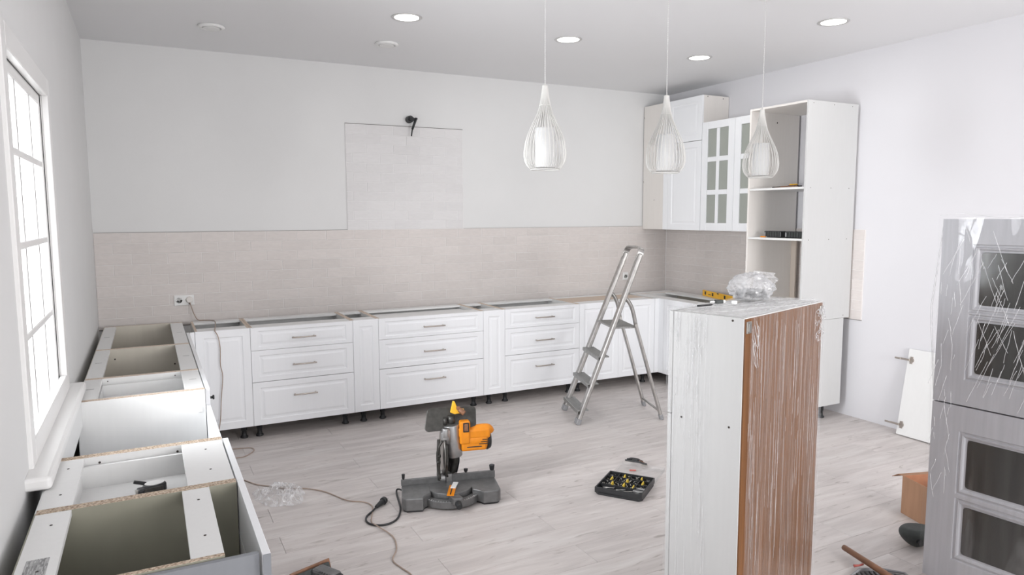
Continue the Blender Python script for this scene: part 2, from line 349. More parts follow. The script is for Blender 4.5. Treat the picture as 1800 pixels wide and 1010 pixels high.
# tiles
_tm = {}
def tile_mesh(l, h, m, ax):
    key = (round(l, 3), round(h, 3), m, ax)
    if key not in _tm:
        mb = MB(); g = .0022
        if ax == 'y': mb.box(-l / 2 + g, l / 2 - g, -.0085, -.002, -h / 2 + g, h / 2 - g, .0012)
        else: mb.box(-.0085, -.002, -l / 2 + g, l / 2 - g, -h / 2 + g, h / 2 - g, .0012)
        me = bpy.data.meshes.new('tile'); mb.bm.to_mesh(me); mb.bm.free(); me.materials.append(M[m]); _tm[key] = me
    return _tm[key]
def tiles(parent, ax, a0, a1, z1, nrow, pitch, off, m, clip=(0, 0), lastfull=True, zmin=None):
    TL = .2385
    for r in range(nrow):
        zt_ = z1 - r * pitch; zb_ = zt_ - pitch
        if zmin: zb_ = max(zb_, zmin)
        if zt_ - zb_ < .015: continue
        par = (r + off) % 2
        s = (TL / 2 if par else 0.0)
        k = math.floor((a0 - s) / TL)
        while s + k * TL < a1 - .001:
            b0, b1 = max(s + k * TL, a0), min(s + k * TL + TL, a1); k += 1
            if b1 - b0 < .02: continue
            o = bpy.data.objects.new('tile', tile_mesh(b1 - b0, zt_ - zb_, m, ax)); COL.objects.link(o); o.parent = parent
            j = random.uniform(-.0005, .0003)
            c = (b0 + b1) / 2
            o.location = (c, j, (zt_ + zb_) / 2) if ax == 'y' else (W + j, -c, (zt_ + zb_) / 2)
MB().box(.001, W - .004, -.0068, .001, .782, 1.492).build('grout_bed', 'grout', wall_back)
MB().box(1.853, 2.918, -.0068, .001, 1.492, 2.376).build('grout_bed', 'grout_u', wall_back)
tiles(wall_back, 'y', .001, W - .009, 1.492, 9, .0788, 0, 'tile')
tiles(wall_back, 'y', 1.855, 2.916, 1.492 + 11 * .0803, 11, .0803, 1, 'tile_u')
MB().box(.004, 1.853, -.0075, 0, 1.492, 1.4945).box(2.918, W - .01, -.0075, 0, 1.492, 1.4935).build('tile_edge_shadow_line', 'gap_and_shadow', wall_back)  # thin dark strips painted in as the shadow line along tile edges
MB().box(1.853, 2.918, -.0075, 0, 2.376, 2.380).build('tile_edge_shadow_line', 'gap_and_shadow', wall_back)
MB().box(.0, .64, -.0075, 0, .776, .782).build('tile_edge_shadow_line', 'gap_and_shadow', wall_back)
MB().box(W - .0068, W + .001, -2.352, -.001, .785, 1.492).build('grout_bed', 'grout', wall_right)
tiles(wall_right, 'x', .010, 2.35, 1.492, 9, .0788, 0, 'tile')
MB().box(W - .006, W, -2.352, -1.70, .781, .785).build('tile_edge_shadow_line', 'gap_and_shadow', wall_right)
struct(MB().box(W - .011, W - .0005, -.0105, -.0005, .785, 1.492, .003), 'trim_1', 'pvc')

# ================================================================ CABINETS
def settle(p, loc):
    loc = Vector(loc); p.location = loc
    def rec(o):
        for ch in o.children:
            if ch.type == 'MESH': ch.data.transform(Matrix.Translation(-loc))
            rec(ch)
    rec(p)
def ringfront(w, h, t, mu, mv, fmap, name, m, parent):
    """shaker front: outer slab, stepped groove and raised field"""
    mb = MB(); lv = [(0, 0, 0), (0, 0, t - .0015), (.0015, .0015, t), (mu, mv, t), (mu + .007, mv + .007, t - .005), (mu + .018, mv + .018, t - .005), (mu + .032, mv + .032, t - .0012)]
    rings = []
    for a, b, d in lv: rings.append([mb.bm.verts.new(fmap(x, z, d)) for x, z in ((a, b), (w - a, b), (w - a, h - b), (a, h - b))])
    for p, q in zip(rings, rings[1:]):
        for k in range(4): mb.bm.faces.new((p[k], p[(k + 1) % 4], q[(k + 1) % 4], q[k]))
    mb.bm.faces.new(rings[0][::-1]); mb.bm.faces.new(rings[-1])
    return mb.build(name, m, parent)
def fmap_back(x0, z0, yf=-.6816, t=.019): return lambda u, v, d: Vector((x0 + u, yf + t - d, z0 + v))
def fmap_right(y0, z0, xf=4.645, t=.019): return lambda u, v, d: Vector((xf + t - d, y0 - u, z0 + v))
def fmap_left(y0, z0, xf=.572, t=.019): return lambda u, v, d: Vector((xf - t + d, y0 - u, z0 + v))
def handle_x(cx, y, z, L, parent):
    mb = MB().cyl((cx - L / 2, y - .03, z), (cx + L / 2, y - .03, z), .0055, n=10, bevel=.001)
    for s in (-1, 1): mb.cyl((cx + s * (L / 2 - .012), y, z), (cx + s * (L / 2 - .012), y - .03, z), .005, n=8)
    return tag(mb.build('handle', 'nickel', parent), 'brushed nickel bar handle')
_leg = None
def legs(parent, pts, top=.107):
    global _leg
    for x, y in pts:
        if _leg is None:
            mb = MB().lathe([(.026, 0), (.028, .004), (.026, .012), (.019, .016), (.017, .03), (.017, .055), (.021, .058), (.021, .095), (.030, .098), (.030, top)], 16)
            o = mb.build('leg', 'black_plastic', parent); _leg = o.data
        else:
            o = bpy.data.objects.new('leg', _leg); COL.objects.link(o); o.parent = parent
        o['_xy'] = 1; o.location = (x, y, 0)
    tag(o, None)
def settle_l(p, loc):
    """settle, but keep the legs (placed by location, shared mesh) where they are"""
    lg = [c for c in p.children if '_xy' in c]
    for c in lg: c.parent = None
    settle(p, loc)
    for c in lg: c.parent = p; c.location = c.location - Vector(loc); del c['_xy']
def holes(pts, parent, axis='z', r=.0032, name='screw_hole'):
    for p in pts:
        d = Vector({'z': (0, 0, .0008), 'x': (.0008, 0, 0), 'y': (0, .0008, 0)}[axis]); MB().cyl(Vector(p) - d, Vector(p) + d, r, n=8).build(name, 'hole', parent)

# ---- run along the left wall
XB, XF = .045, .550
LY = [-.13, -1.115, -1.96, -2.42, -3.24, -3.697, -4.19]
Z0, Z1 = .105, .82
llabel = ['white base cabinet nearest the back wall in the left row, grey inside',
          'white base cabinet second from the back wall in the left row, open on top',
          'narrow white base cabinet in the left row, dark knob on its front',
          'wide white base cabinet under the left window with lowered front and no top rails',
          'white base cabinet in the left row with the tape measure in its shallow inner drawer',
          'nearest white base cabinet in the left row with a printed sticker and olive grey interior']
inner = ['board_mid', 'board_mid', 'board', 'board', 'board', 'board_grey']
for i in range(6):
    ya, yb = LY[i] - .0008, LY[i + 1] + .0008
    c = thing('base_cabinet', llabel[i], 'cabinet', group='base cabinets along the left wall')
    e = 'chip' if i >= 3 else 'chip_pale'
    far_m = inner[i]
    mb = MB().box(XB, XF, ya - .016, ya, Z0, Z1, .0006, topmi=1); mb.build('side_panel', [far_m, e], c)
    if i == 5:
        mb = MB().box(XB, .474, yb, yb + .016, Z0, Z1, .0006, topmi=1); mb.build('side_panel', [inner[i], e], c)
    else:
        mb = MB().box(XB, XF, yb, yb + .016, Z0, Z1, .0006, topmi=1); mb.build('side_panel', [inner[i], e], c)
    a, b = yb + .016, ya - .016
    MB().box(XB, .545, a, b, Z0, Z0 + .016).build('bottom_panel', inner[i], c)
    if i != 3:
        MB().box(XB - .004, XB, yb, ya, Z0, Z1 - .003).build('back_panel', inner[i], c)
        w = .083 if i >= 3 else .072
        MB().box(XB, XB + w, a, b, Z1 - .017, Z1 - .001, .0008).build('top_rail', 'board', c)
        x0, x1 = ((.401, .474) if i == 5 else (.418, .548) if i == 4 else (.468, .548))
        MB().box(x0, x1, a, b, Z1 - .017, Z1 - .001, .0008).build('top_rail', 'board', c)
    else:
        MB().box(XB, XB + .016, a, b, Z1 - .105, Z1 - .001, .0008).build('back_rail', 'board', c)
        MB().box(.515, .535, ya - .020, ya - .016, .715, .742, .001).build('hinge_plate', 'white_plastic', c)
        MB().box(.508, .540, yb + .016, yb + .024, .735, .757, .001).build('hinge_plate', 'steel', c)
    if i in (2, 4):
        dz0, dz1 = (.723, .795) if i == 4 else (.735, .79)
        xa, xb = .105, .50
        mb = MB().box(xa, xb, a + .012, b - .012, dz0 - .008, dz0).box(xa, xb, b - .026, b - .012, dz0, dz1).box(xa, xb, a + .012, a + .026, dz0, dz1).box(xa, xa + .014, a + .026, b - .026, dz0, dz1)
        mb.build('inner_drawer', 'board', c)
    legs(c, [(.10, a + .03), (.10, b - .03), (.50, a + .03), (.50, b - .03)])
    # fronts
    fy0, fy1 = ya - .0008, yb + .0008
    if i == 5: fy1 = -4.226
    if i == 0: fy0 = -.68
    if i == 3: ringfront(fy0 - fy1, .635, .019, .05, .05, fmap_left(fy0, Z0), 'door', 'front', c)
    elif i in (0, 1): ringfront(fy0 - fy1, Z1 - Z0, .019, .05, .05, fmap_left(fy0, Z0), 'door', 'front', c)
    elif i == 2:
        d = ringfront(fy0 - fy1, Z1 - Z0, .019, .05, .05, fmap_left(fy0, Z0), 'door', 'front', c)
        MB().cyl((.572, -2.385, .765), (.584, -2.385, .765), .006, n=10).cyl((.584, -2.385, .765), (.592, -2.385, .765), .011, n=12, bevel=.002).build('knob', 'black_plastic', d)
    else:
        for z, h in ((Z1 - .165, .165), (Z1 - .396, .229), (Z0, .317)):
            ringfront(fy0 - fy1, h - .002, .019, .05, .04, fmap_left(fy0, z), 'drawer_front', 'front', c)
    # dowel and screw holes
    if i >= 2:
        if i in (4, 5):
            xr = .49 if i == 4 else .44
            holes([(XB + .045, b - .09, Z1 - .0008), (XB + .045, a + .10, Z1 - .0008), (xr, b - .09, Z1 - .0008), (xr, a + .12, Z1 - .0008)], c, 'z', .0035)
            holes([(.17, ya - .0162, Z1 - .022), (.405, ya - .0162, Z1 - .022)], c, 'y', .004) if i == 4 else None
        if i == 2: holes([(.14, ya - .0162, Z1 - .015), (.44, ya - .0162, Z1 - .018)], c, 'y', .003)
    if i == 1: holes([(.14, ya - .0162, .76), (.462, ya - .0162, .70)], c, 'y', .005)
    if i in (0, 1, 2):      # faint printed stamps on the top rails
        for xx in (XB + .034, .512):
            MB().box(xx - .016, xx + .016, (a + b) / 2 - .010, (a + b) / 2 + .008, Z1 - .0012, Z1 - .0007).build('printed_stamp', 'stamp', c)
    if i == 5:
        tag(MB().box(.062, .108, -4.115, -4.005, Z1 - .0012, Z1 - .0005).build('sticker', 'sticker', c), 'grey printed sticker')
        MB().box(XB, .548, -4.209, -4.193, Z0, Z1 - .004, .001).build('end_panel', 'end_shade', c)
        MB().box(.5535, .5715, -4.2285, -4.2262, Z0 + .001, Z1 - .0015).build('edge_shade_strip', 'end_shade', c)  # added strip, paints shade onto the end of the drawer fronts
    settle_l(c, (.3, (ya + yb) / 2, 0))

# ---- run along the back wall
YF = -.6816
SX = [.605, .964, 1.6998, 1.8998, 2.7953, 2.9969, 3.746, 4.594]
glabel = ['white cabinet at left end of the back row, cord hanging over its door',
          'three-drawer white cabinet furthest left in the back row', 'slim white panel cabinet between the left and middle drawer cabinets',
          'widest three-drawer white cabinet in the middle of the back row', 'slim white panel cabinet between the middle and right drawer cabinets',
          'three-drawer white cabinet furthest right in the back row, left of the stepladder', 'two-door white base cabinet behind the stepladder']
bc = []
for i in range(7):
    a, b = SX[i], SX[i + 1]
    c = thing('base_cabinet', glabel[i], 'cabinet', group='base cabinets along the back wall')
    yb_, yf_ = -.145, YF + .021
    for s in (a + .001, b - .017):
        MB().box(s, s + .016, yf_, yb_, Z0, Z1, .0006, topmi=1).build('side_panel', ['board', 'chip_pale'], c)
    MB().box(a + .017, b - .017, yf_, yb_, Z0, Z0 + .016).build('bottom_panel', 'board', c)
    MB().box(a + .001, b - .001, yb_, yb_ + .004, Z0, Z1 - .003).build('back_panel', 'board', c)
    MB().box(a + .017, b - .017, yb_ - .09, yb_, Z1 - .017, Z1 - .001, .0008).build('top_rail', 'board', c)
    MB().box(a + .017, b - .017, yf_, yf_ + .13, Z1 - .017, Z1 - .001, .0008).build('top_rail', 'board', c)
    if i == 3: MB().box(a + .03, b - .03, -.42, -.24, .76, .79).build('inner_drawer', 'board', c)
    if i == 6:
        tag(MB().box(a + .018, b - .018, yf_ + .132, yb_ - .092, Z1 - .012, Z1 - .002).build('top_board', 'chip_pale', c), 'pinkish raw board inset in the top')
    if i == 0:
        ringfront(b - a - .002, Z1 - Z0, .019, .05, .05, fmap_back(a + .001, Z0), 'door', 'front', c)
    elif i in (2, 4):
        ringfront(b - a - .002, Z1 - Z0, .019, .045, .05, fmap_back(a + .001, Z0), 'front_panel', 'front', c)
    elif i == 6:
        ringfront(.4285 - .002, Z1 - Z0, .019, .05, .05, fmap_back(a + .001, Z0), 'door', 'front', c)
        ringfront(b - a - .4285 - .001, Z1 - Z0, .019, .05, .05, fmap_back(a + .4285, Z0), 'door', 'front', c)
    else:
        cx = {1: 1.332, 3: 2.352, 5: 3.377}[i]; L = .172 if i == 1 else .184
        for z, h, hz, mv in ((Z1 - .166, .166, .732, .024), (Z1 - .396, .230, .534, .036), (Z0, .317, .307, .040)):
            d = ringfront(b - a - .002, h - .002, .019, .05, mv, fmap_back(a + .001, z), 'drawer_front', 'front', c)
            handle_x(cx, YF, hz, L, d)
    lx = [a + .05, b - .05] if b - a > .3 else [(a + b) / 2 - .005]
    if i == 0: lx = [b - .058]
    legs(c, [(x, y) for x in lx for y in (-.575, -.20)])
    settle_l(c, ((a + b) / 2, -.4, 0)); bc.append(c)
# blind corner pieces
c = thing('corner_filler', 'narrow white filler strip left of the corded door, beside the left row', 'panel')
MB().box(.575, .6035, YF, YF + .019, Z0, Z1 - .002, .001).build('strip', 'front', c); settle(c, (.6, YF, 0))
c = thing('corner_post', 'white L-shaped corner post joining back and right cabinet rows', 'panel')
MB().box(4.596, 4.645, YF, YF + .019, Z0, Z1 - .001, .001).build('strip', 'front', c)
MB().box(4.645, 4.664, -.752, YF + .019, Z0, Z1 - .001, .001).build('strip', 'front', c); settle(c, (4.64, YF, 0))

# ---- run along the right wall
c = thing('base_cabinet', 'white corner base cabinet carrying the yellow spirit level, open on top', 'cabinet', group='base cabinets along the right wall')
MB().box(4.668, 5.20, -.300, -.284, Z0, Z1, .0006, topmi=1).build('side_panel', ['board', 'chip_pale'], c)
MB().box(4.668, 5.20, -1.686, -1.670, Z0, Z1, .0006, topmi=1).build('side_panel', ['board', 'chip_pale'], c)
MB().box(4.668, 5.20, -1.670, -.300, Z0, Z0 + .016).build('bottom_panel', 'board', c)
MB().box(5.20, 5.204, -1.686, -.284, Z0, Z1 - .003).build('back_panel', 'board_mid', c)
MB().box(4.668, 4.80, -1.670, -.300, Z1 - .017, Z1 - .001, .0008).build('top_rail', 'board', c)
MB().box(5.04, 5.20, -1.670, -.300, Z1 - .017, Z1 - .001, .0008).build('top_rail', 'board', c)
MB().box(4.70, 5.20, -.283, -.15, Z1 - .017, Z1 - .001, .0008).build('corner_board', 'board', c)
for y0 in (-.754, -1.222): ringfront(.464, Z1 - Z0, .019, .05, .05, fmap_right(y0, Z0), 'door', 'front', c)
legs(c, [(4.73, -.78), (4.73, -1.62), (5.15, -.78), (5.15, -1.62)]); settle_l(c, (4.92, -.98, 0))
c = thing('base_cabinet', 'white base cabinet under the tall open shelf unit', 'cabinet', group='base cabinets along the right wall')
for y in (-1.706, -2.252): MB().box(4.668, 5.205, y, y + .016, Z0, .797, .001).build('side_panel', 'board_dim', c)
MB().box(4.668, 5.205, -2.236, -1.706, Z0, Z0 + .016).build('bottom_panel', 'board', c)
MB().box(4.668, 5.205, -2.236, -1.706, .781, .797).build('top_panel', 'board', c)
ringfront(.562, .690, .019, .05, .05, fmap_right(-1.690, Z0), 'door', 'front', c)
legs(c, [(4.73, -1.75), (4.73, -2.20), (5.05, -1.75), (5.05, -2.20)]); settle_l(c, (4.93, -1.97, 0))
# ---- tall open unit
c = thing('tall_shelf_unit', 'tall white open cabinet carcass with two shelves by the right wall', 'cabinet')
TX0, TX1, TZ0, TZ1 = 4.708, 5.262, .799, 2.450
MB().box(TX0, TX1, -1.706, -1.690, TZ0, TZ1, .0008).build('side_panel', 'board_oak', c)
MB().box(TX0, TX1, -2.256, -2.240, TZ0, TZ1, .0008).build('side_panel', 'board_dim', c)
MB().box(TX0, TX1, -2.240, -1.706, TZ1 - .016, TZ1, .0008).build('top_panel', 'board_oak', c)
MB().box(TX0, TX1, -2.240, -1.706, TZ0, TZ0 + .016, .0008).build('bottom_panel', 'board_oak', c)
for z in (1.802, 1.412): MB().box(TX0 + .004, TX1 - .02, -2.240, -1.706, z, z + .016, .0008).build('shelf', 'board', c)
MB().box(TX1 - .045, TX1 - .029, -1.756, -1.706, TZ0 + .016, 1.41, .0008).build('back_batten', 'tall_back', c)
holes([(x, -2.2565, z) for z in (2.43, 1.81, 1.42, .82) for x in (4.76, 4.985, 5.19)], c, 'y', .0032, 'screw_hole')
holes([(5.0, -1.7065, 2.36)], c, 'y', .006, 'dowel_hole')
settle(c, (4.98, -1.973, 0))
# ---- wall cabinets
c = thing('corner_wall_cabinet', 'white two-tier wall cabinet in the back right corner above the tiles', 'cabinet')
UX = 4.957
for z0, z1 in ((1.463, 2.298), (2.300, 2.711)):
    MB().box(UX + .02, 5.283, -.865, -.849, z0, z1, .0008).build('side_panel', 'board_oak', c)
    MB().box(UX + .02, 5.283, -.027, -.011, z0, z1, .0008).build('side_panel', 'board', c)
    MB().box(UX + .02, 5.283, -.849, -.027, z0, z0 + .016).build('bottom_panel', 'board', c)
    MB().box(UX + .02, 5.283, -.849, -.027, z1 - .016, z1).build('top_panel', 'board', c)
MB().box(UX, UX + .018, -.330, -.011, 1.463, 2.711, .001).build('blind_panel', 'board_oak', c)
MB().box(UX - .002, UX + .018, -.398, -.332, 1.463, 2.711, .001).build('filler_strip', 'front', c)
ringfront(.465, .833, .019, .055, .055, fmap_right(-.400, 1.463, UX), 'door', 'front', c)
ringfront(.465, .409, .019, .055, .055, fmap_right(-.400, 2.301, UX), 'door', 'front', c)
holes([(UX - .0005, -.02, 2.60), (UX - .0005, -.02, 1.95), (UX - .0005, -.19, 1.76)], c, 'x', .004)
holes([(5.02, -.8655, 2.70), (5.21, -.8655, 2.69)], c, 'y', .005)
settle(c, (5.12, -.44, 1.463))
c = thing('glass_door_wall_cabinet', 'white wall cabinet with two frosted multi-pane glass doors beside the tall unit', 'cabinet')
GZ0, GZ1 = 1.463, 2.455
for y in (-.886, -1.686): MB().box(UX + .02, 5.283, y, y + .016, GZ0, GZ1, .0008).build('side_panel', 'board', c)
for z in (GZ0, GZ1 - .016): MB().box(UX + .02, 5.283, -1.67, -.886, z, z + .016).build('shelf_panel', 'board', c)
MB().box(5.279, 5.283, -1.67, -.886, GZ0 + .016, GZ1 - .016).build('back_panel', 'board', c)
for y0 in (-.870, -1.279):
    y1 = y0 - .406; t0, t1 = UX, UX + .019
    ys = [y0, y0 - .074, y0 - .184, y0 - .222, y0 - .332, y1]; zs = [GZ0, 1.535, 1.792, 1.836, 2.092, 2.136, 2.388, GZ1]
    mb = MB(); bv = .003
    mb.box(t0, t1, ys[1], ys[0], GZ0, GZ1, bv).box(t0, t1, ys[5], ys[4], GZ0, GZ1, bv)
    mb.box(t0, t1, ys[4], ys[1], GZ0, zs[1], bv).box(t0, t1, ys[4], ys[1], zs[6], GZ1, bv)
    d = mb.build('door', 'front', c)
    MB().box(t0 + .003, t1 - .002, ys[3], ys[2], zs[1], zs[6], bv).build('glazing_bar', 'front', d)
    for za, zb in ((zs[2], zs[3]), (zs[4], zs[5])): MB().box(t0 + .003, t1 - .002, ys[2], ys[1], za, zb, bv).box(t0 + .003, t1 - .002, ys[4], ys[3], za, zb, bv).build('glazing_bar', 'front', d)
    for ya, yb in ((ys[1], ys[2]), (ys[3], ys[4])):
        for za, zb in ((zs[1], zs[2]), (zs[3], zs[4]), (zs[5], zs[6])):
            tag(MB().box(t0 + .010, t0 + .014, yb, ya, za, zb).build('pane', 'frost', d), 'frosted glass pane')
settle(c, (5.12, -1.28, GZ0))

# ================================================================ WRAPPED CABINET IN THE FOREGROUND
def sheet(name, m, parent, fn, nu, nv, amp=0.0, freq=1.0, seed=0.0, aniso=(1, 1), smooth=True):
    """wrinkled thin film: fn(u,v) -> (point, normal)"""
    mb = MB(); g = []
    for j in range(nv + 1):
        r = []
        for i in range(nu + 1):
            p, n = fn(i / nu, j / nv)
            q = Vector((i / nu * aniso[0] * freq, j / nv * aniso[1] * freq, seed))
            d = noise.noise(q) + .5 * noise.noise(q * 2.1)
            r.append(mb.bm.verts.new(Vector(p) + Vector(n) * (amp * d)))
        g.append(r)
    for j in range(nv):
        for i in range(nu):
            f = mb.bm.faces.new((g[j][i], g[j][i + 1], g[j + 1][i + 1], g[j + 1][i])); f.smooth = smooth
    return mb.build(name, m, parent, recalc=False)
ih = 1.25
c = thing('wrapped_cabinet', 'tall white cabinet with brown back wrapped in stretch film, standing in front', 'cabinet', (2.202, -4.121, 0), math.radians(17))
MB().box(0, .016, .006, .292, 0, ih, .0012).build('side_panel', 'board_dim', c)
MB().box(.658, .674, .006, .292, 0, ih, .0012).build('side_panel', 'board', c)
MB().box(.016, .658, .006, .292, ih - .016, ih, .001).build('top_panel', 'board', c)
MB().box(.016, .658, .006, .292, .0, .016).build('bottom_panel', 'board', c)
MB().box(.003, .671, .0005, .006, .002, ih - .003).build('back_panel', 'hdf', c)
MB().box(.0, .674, .294, .312, .852, ih - .001, .0015).build('door', 'board_dim', c)
MB().box(.0, .674, .294, .312, .002, .848, .0015).build('door', 'board_dim', c)
holes([(-.0005, .049, 1.238), (-.0005, .249, .845), (-.0005, .052, .847)], c, 'x', .0042)
MB().box(.006, .040, -.004, .001, ih - .055, ih - .012, .001).box(.012, .03, -.008, -.003, ih - .047, ih - .02, .001).build('hanging_bracket', 'steel', c)
MB().box(.640, .668, -.004, .001, ih - .05, ih - .015, .001).build('hanging_bracket', 'steel', c)
f1 = sheet('film_side', 'wrap_side', c, lambda u, v: ((-.0035, .128 + u * .19, v * ih), (-1, 0, 0)), 50, 60, .0014, 1, 3, (14, 5))
f2 = sheet('film_back', 'wrap_back', c, lambda u, v: ((.03 + u * .655, -.0065 - .004 * math.sin(PI * u), .0 + v * (ih + .002)), (0, -1, 0)), 90, 40, .0035, 1, 9, (26, 2.5))
f3 = sheet('film_top', 'wrap_top', c, lambda u, v: ((.0 + u * .68, .0 + v * .315, ih + .0045), (0, 0, 1)), 60, 40, .0025, 1, 5, (5, 7))
f4 = sheet('film_edge', 'wrap_side', c, lambda u, v: ((.684 + u * .012 * (1.2 - .6 * v), -.004 + u * .03, v * ih), (0, -1, 0)), 8, 50, .004, 1, 15, (4, 9))
for o in (f1, f2, f3, f4): tag(o, 'clear stretch film')
def creases(parent, n, gen, rad=.0007, m='wrap_line', name='film_crease'):
    mb = MB()
    for k in range(n):
        pts = gen(k)
        if pts: mb.tube(pts, rad, 4)
    return tag(mb.build(name, m, parent), 'pale crease lines in the film', kind='stuff')
rc = random.Random(3)
def g1(k):
    x = rc.uniform(.02, .10) if k % 5 == 0 else rc.uniform(.1, .66); z = rc.uniform(.25, 1.15); L = rc.uniform(.05, .4)
    if z + L > 1.22: L = 1.22 - z
    return [(x + .004 * noise.noise(Vector((x * 40, j * .5, k))), -.0105, z + L * j / 8) for j in range(9)]
creases(c, 60, g1, .0005)
def g1b(k):   # gathered film at the upper right corner
    x = rc.uniform(.58, .665); z = rc.uniform(1.12, 1.235); pts = []
    for j in range(7): pts.append((x, -.012 - rc.random() * .008, z)); x = min(x + rc.uniform(-.012, .012), .682); z = min(z + rc.uniform(-.014, .010), 1.252)
    return pts
creases(c, 26, g1b, .0011)
def g1c(k):
    x = rc.uniform(.03, .07); z = rc.uniform(1.13, 1.24); pts = []
    for j in range(6): pts.append((x, -.012, z)); x += rc.uniform(-.004, .012); z -= rc.uniform(.004, .03)
    return pts
creases(c, 10, g1c, .001)
def g1d(k):
    y = rc.uniform(.15, .305); z = rc.uniform(.75, 1.2) if k % 2 else rc.uniform(1.05, 1.22); L = rc.uniform(.015, .09); L = min(L, 1.24 - z)
    return [(-.0055, y + .002 * rc.uniform(-1, 1), z + L * j / 4) for j in range(5)]
creases(c, 60, g1d, .0006)
def g1e(k):
    x = rc.uniform(.02, .6); y = rc.uniform(.02, .28); a = rc.uniform(-.5, .5); L = rc.uniform(.05, .16)
    return [(min(x + L * math.cos(a) * j / 5, .68), min(max(y + L * math.sin(a) * j / 5 + .004 * rc.uniform(-1, 1), .0), .31), ih + .0085) for j in range(6)]
creases(c, 26, g1e, .0007)

# ================================================================ GREY WRAPPED CABINET ON THE RIGHT
GA = math.atan2(-.99500417, .09983342)
c = thing('wrapped_grey_cabinet', 'tall grey cabinet with dark glass panes wrapped in loose clear film at right edge', 'cabinet', (3.21, -4.187, 0), GA)
GW = .60
MB().box(0, .018, .022, .36, .093, 1.592, .001).build('side_panel', 'grey_front', c)
MB().box(GW - .018, GW, .022, .36, .093, 1.592, .001).build('side_panel', 'grey_front', c)
MB().box(.018, GW - .018, .022, .36, .093, .111).build('bottom_panel', 'grey_front', c)
MB().box(.018, GW - .018, .022, .36, 1.574, 1.592).build('top_panel', 'grey_front', c)
MB().box(.018, GW - .018, .36, .364, .093, 1.592).build('back_panel', 'board', c)
for x in (.045, GW - .045):
    for y in (.035, .32): MB().cyl((x, y, 0), (x, y, .012), .028, n=14).cyl((x, y, .012), (x, y, .095), .017, n=12).build('foot', 'black_plastic', c)
def hole_door(name, x0, x1, z0, z1, hs, parent):
    """door slab with moulded glass openings; each ring steps inwards"""
    mb = MB(); hx0, hx1 = hs[0][0], hs[0][1]
    V = lambda x, y, z: mb.bm.verts.new((x, y, z))
    def rect(a, b, d, e, y=0.0): mb.bm.faces.new((V(a, y, d), V(b, y, d), V(b, y, e), V(a, y, e)))
    rect(x0, hx0, z0, z1); rect(hx1, x1, z0, z1)
    zz = sorted([z0, z1] + [q for h in hs for q in h[2:]])
    for k in range(0, len(zz), 2): rect(hx0, hx1, zz[k], zz[k + 1])
    for a, b, d, e in hs:
        rings = []
        for o, y in ((0, 0), (.004, .005), (.010, .005), (.013, .0005), (.019, .002), (.024, .009), (.032, .010)):
            rings.append([V(a + o, y, d + o), V(b - o, y, d + o), V(b - o, y, e - o), V(a + o, y, e - o)])
        for p, q in zip(rings, rings[1:]):
            for k in range(4): mb.bm.faces.new((p[k], p[(k + 1) % 4], q[(k + 1) % 4], q[k]))
    mb.bm.faces.new((V(x0, .02, z0), V(x0, .02, z1), V(x1, .02, z1), V(x1, .02, z0)))
    for p, q in (((x0, z0), (x1, z0)), ((x1, z0), (x1, z1)), ((x1, z1), (x0, z1)), ((x0, z1), (x0, z0))):
        mb.bm.faces.new((V(p[0], 0, p[1]), V(p[0], .02, p[1]), V(q[0], .02, q[1]), V(q[0], 0, q[1])))
    d = mb.build(name, 'grey_front', parent, recalc=False)
    for a, b, z_, e in hs:
        r = .014; P = []
        for cx, cz, st in ((b - .031 - r, z_ + .031 + r, -90), (b - .031 - r, e - .031 - r, 0), (a + .031 + r, e - .031 - r, 90), (a + .031 + r, z_ + .031 + r, 180)):
            for k in range(5): t = math.radians(st + 22.5 * k); P.append((cx + r * math.cos(t), cz + r * math.sin(t)))
        m = Matrix(((1, 0, 0, 0), (0, 0, -1, 0), (0, 1, 0, 0), (0, 0, 0, 1)))
        tag(MB().prism(P, -.0125, -.0085, mtx=m).build('pane', 'dark_glass', d), 'dark smoked glass pane')
hole_door('door', 0, GW, .849, 1.594, [(.113, .487, 1.226, 1.496), (.113, .487, .952, 1.220)], c)
hole_door('door', 0, GW, .093, .843, [(.107, .493, .479, .741), (.107, .493, .200, .463)], c)
def gf(u, v):
    z = .08 + v * 1.52; k = 1 - abs(v - .66) * 1.7
    x = -.012 + u * .64; y = -.011
    if u < .12: t = (1 - u / .12); x = -.012 - t * (.004 + .0 * k); y = -.011 + t * .02
    return (x, y, z), (0, -1, 0)
f1 = sheet('film_front', 'wrap_grey', c, gf, 60, 90, .005, 1, 2, (6, 5))
def gflap(u, v):
    z = .10 + v * 1.485; bulge = max(0, math.sin(PI * min(max((v - .08) / .9, 0), 1))) * .022 + max(0, 1 - abs(v - .58) / .36) * .022
    return (-.004 - u * bulge, .006 + u * .05, z), (-.6, -.8, 0)
f2 = sheet('film_flap', 'wrap_side', c, gflap, 10, 70, .004, 1, 12, (2, 8))
f3 = sheet('film_top', 'wrap_grey', c, lambda u, v: ((-.01 + u * .63, -.012 + v * .37, 1.603 + .010 * math.sin(PI * u) * (1 - v)), (0, 0, 1)), 30, 14, .006, 1, 31, (7, 3))
for o in (f1, f2, f3): tag(o, 'loose clear film')
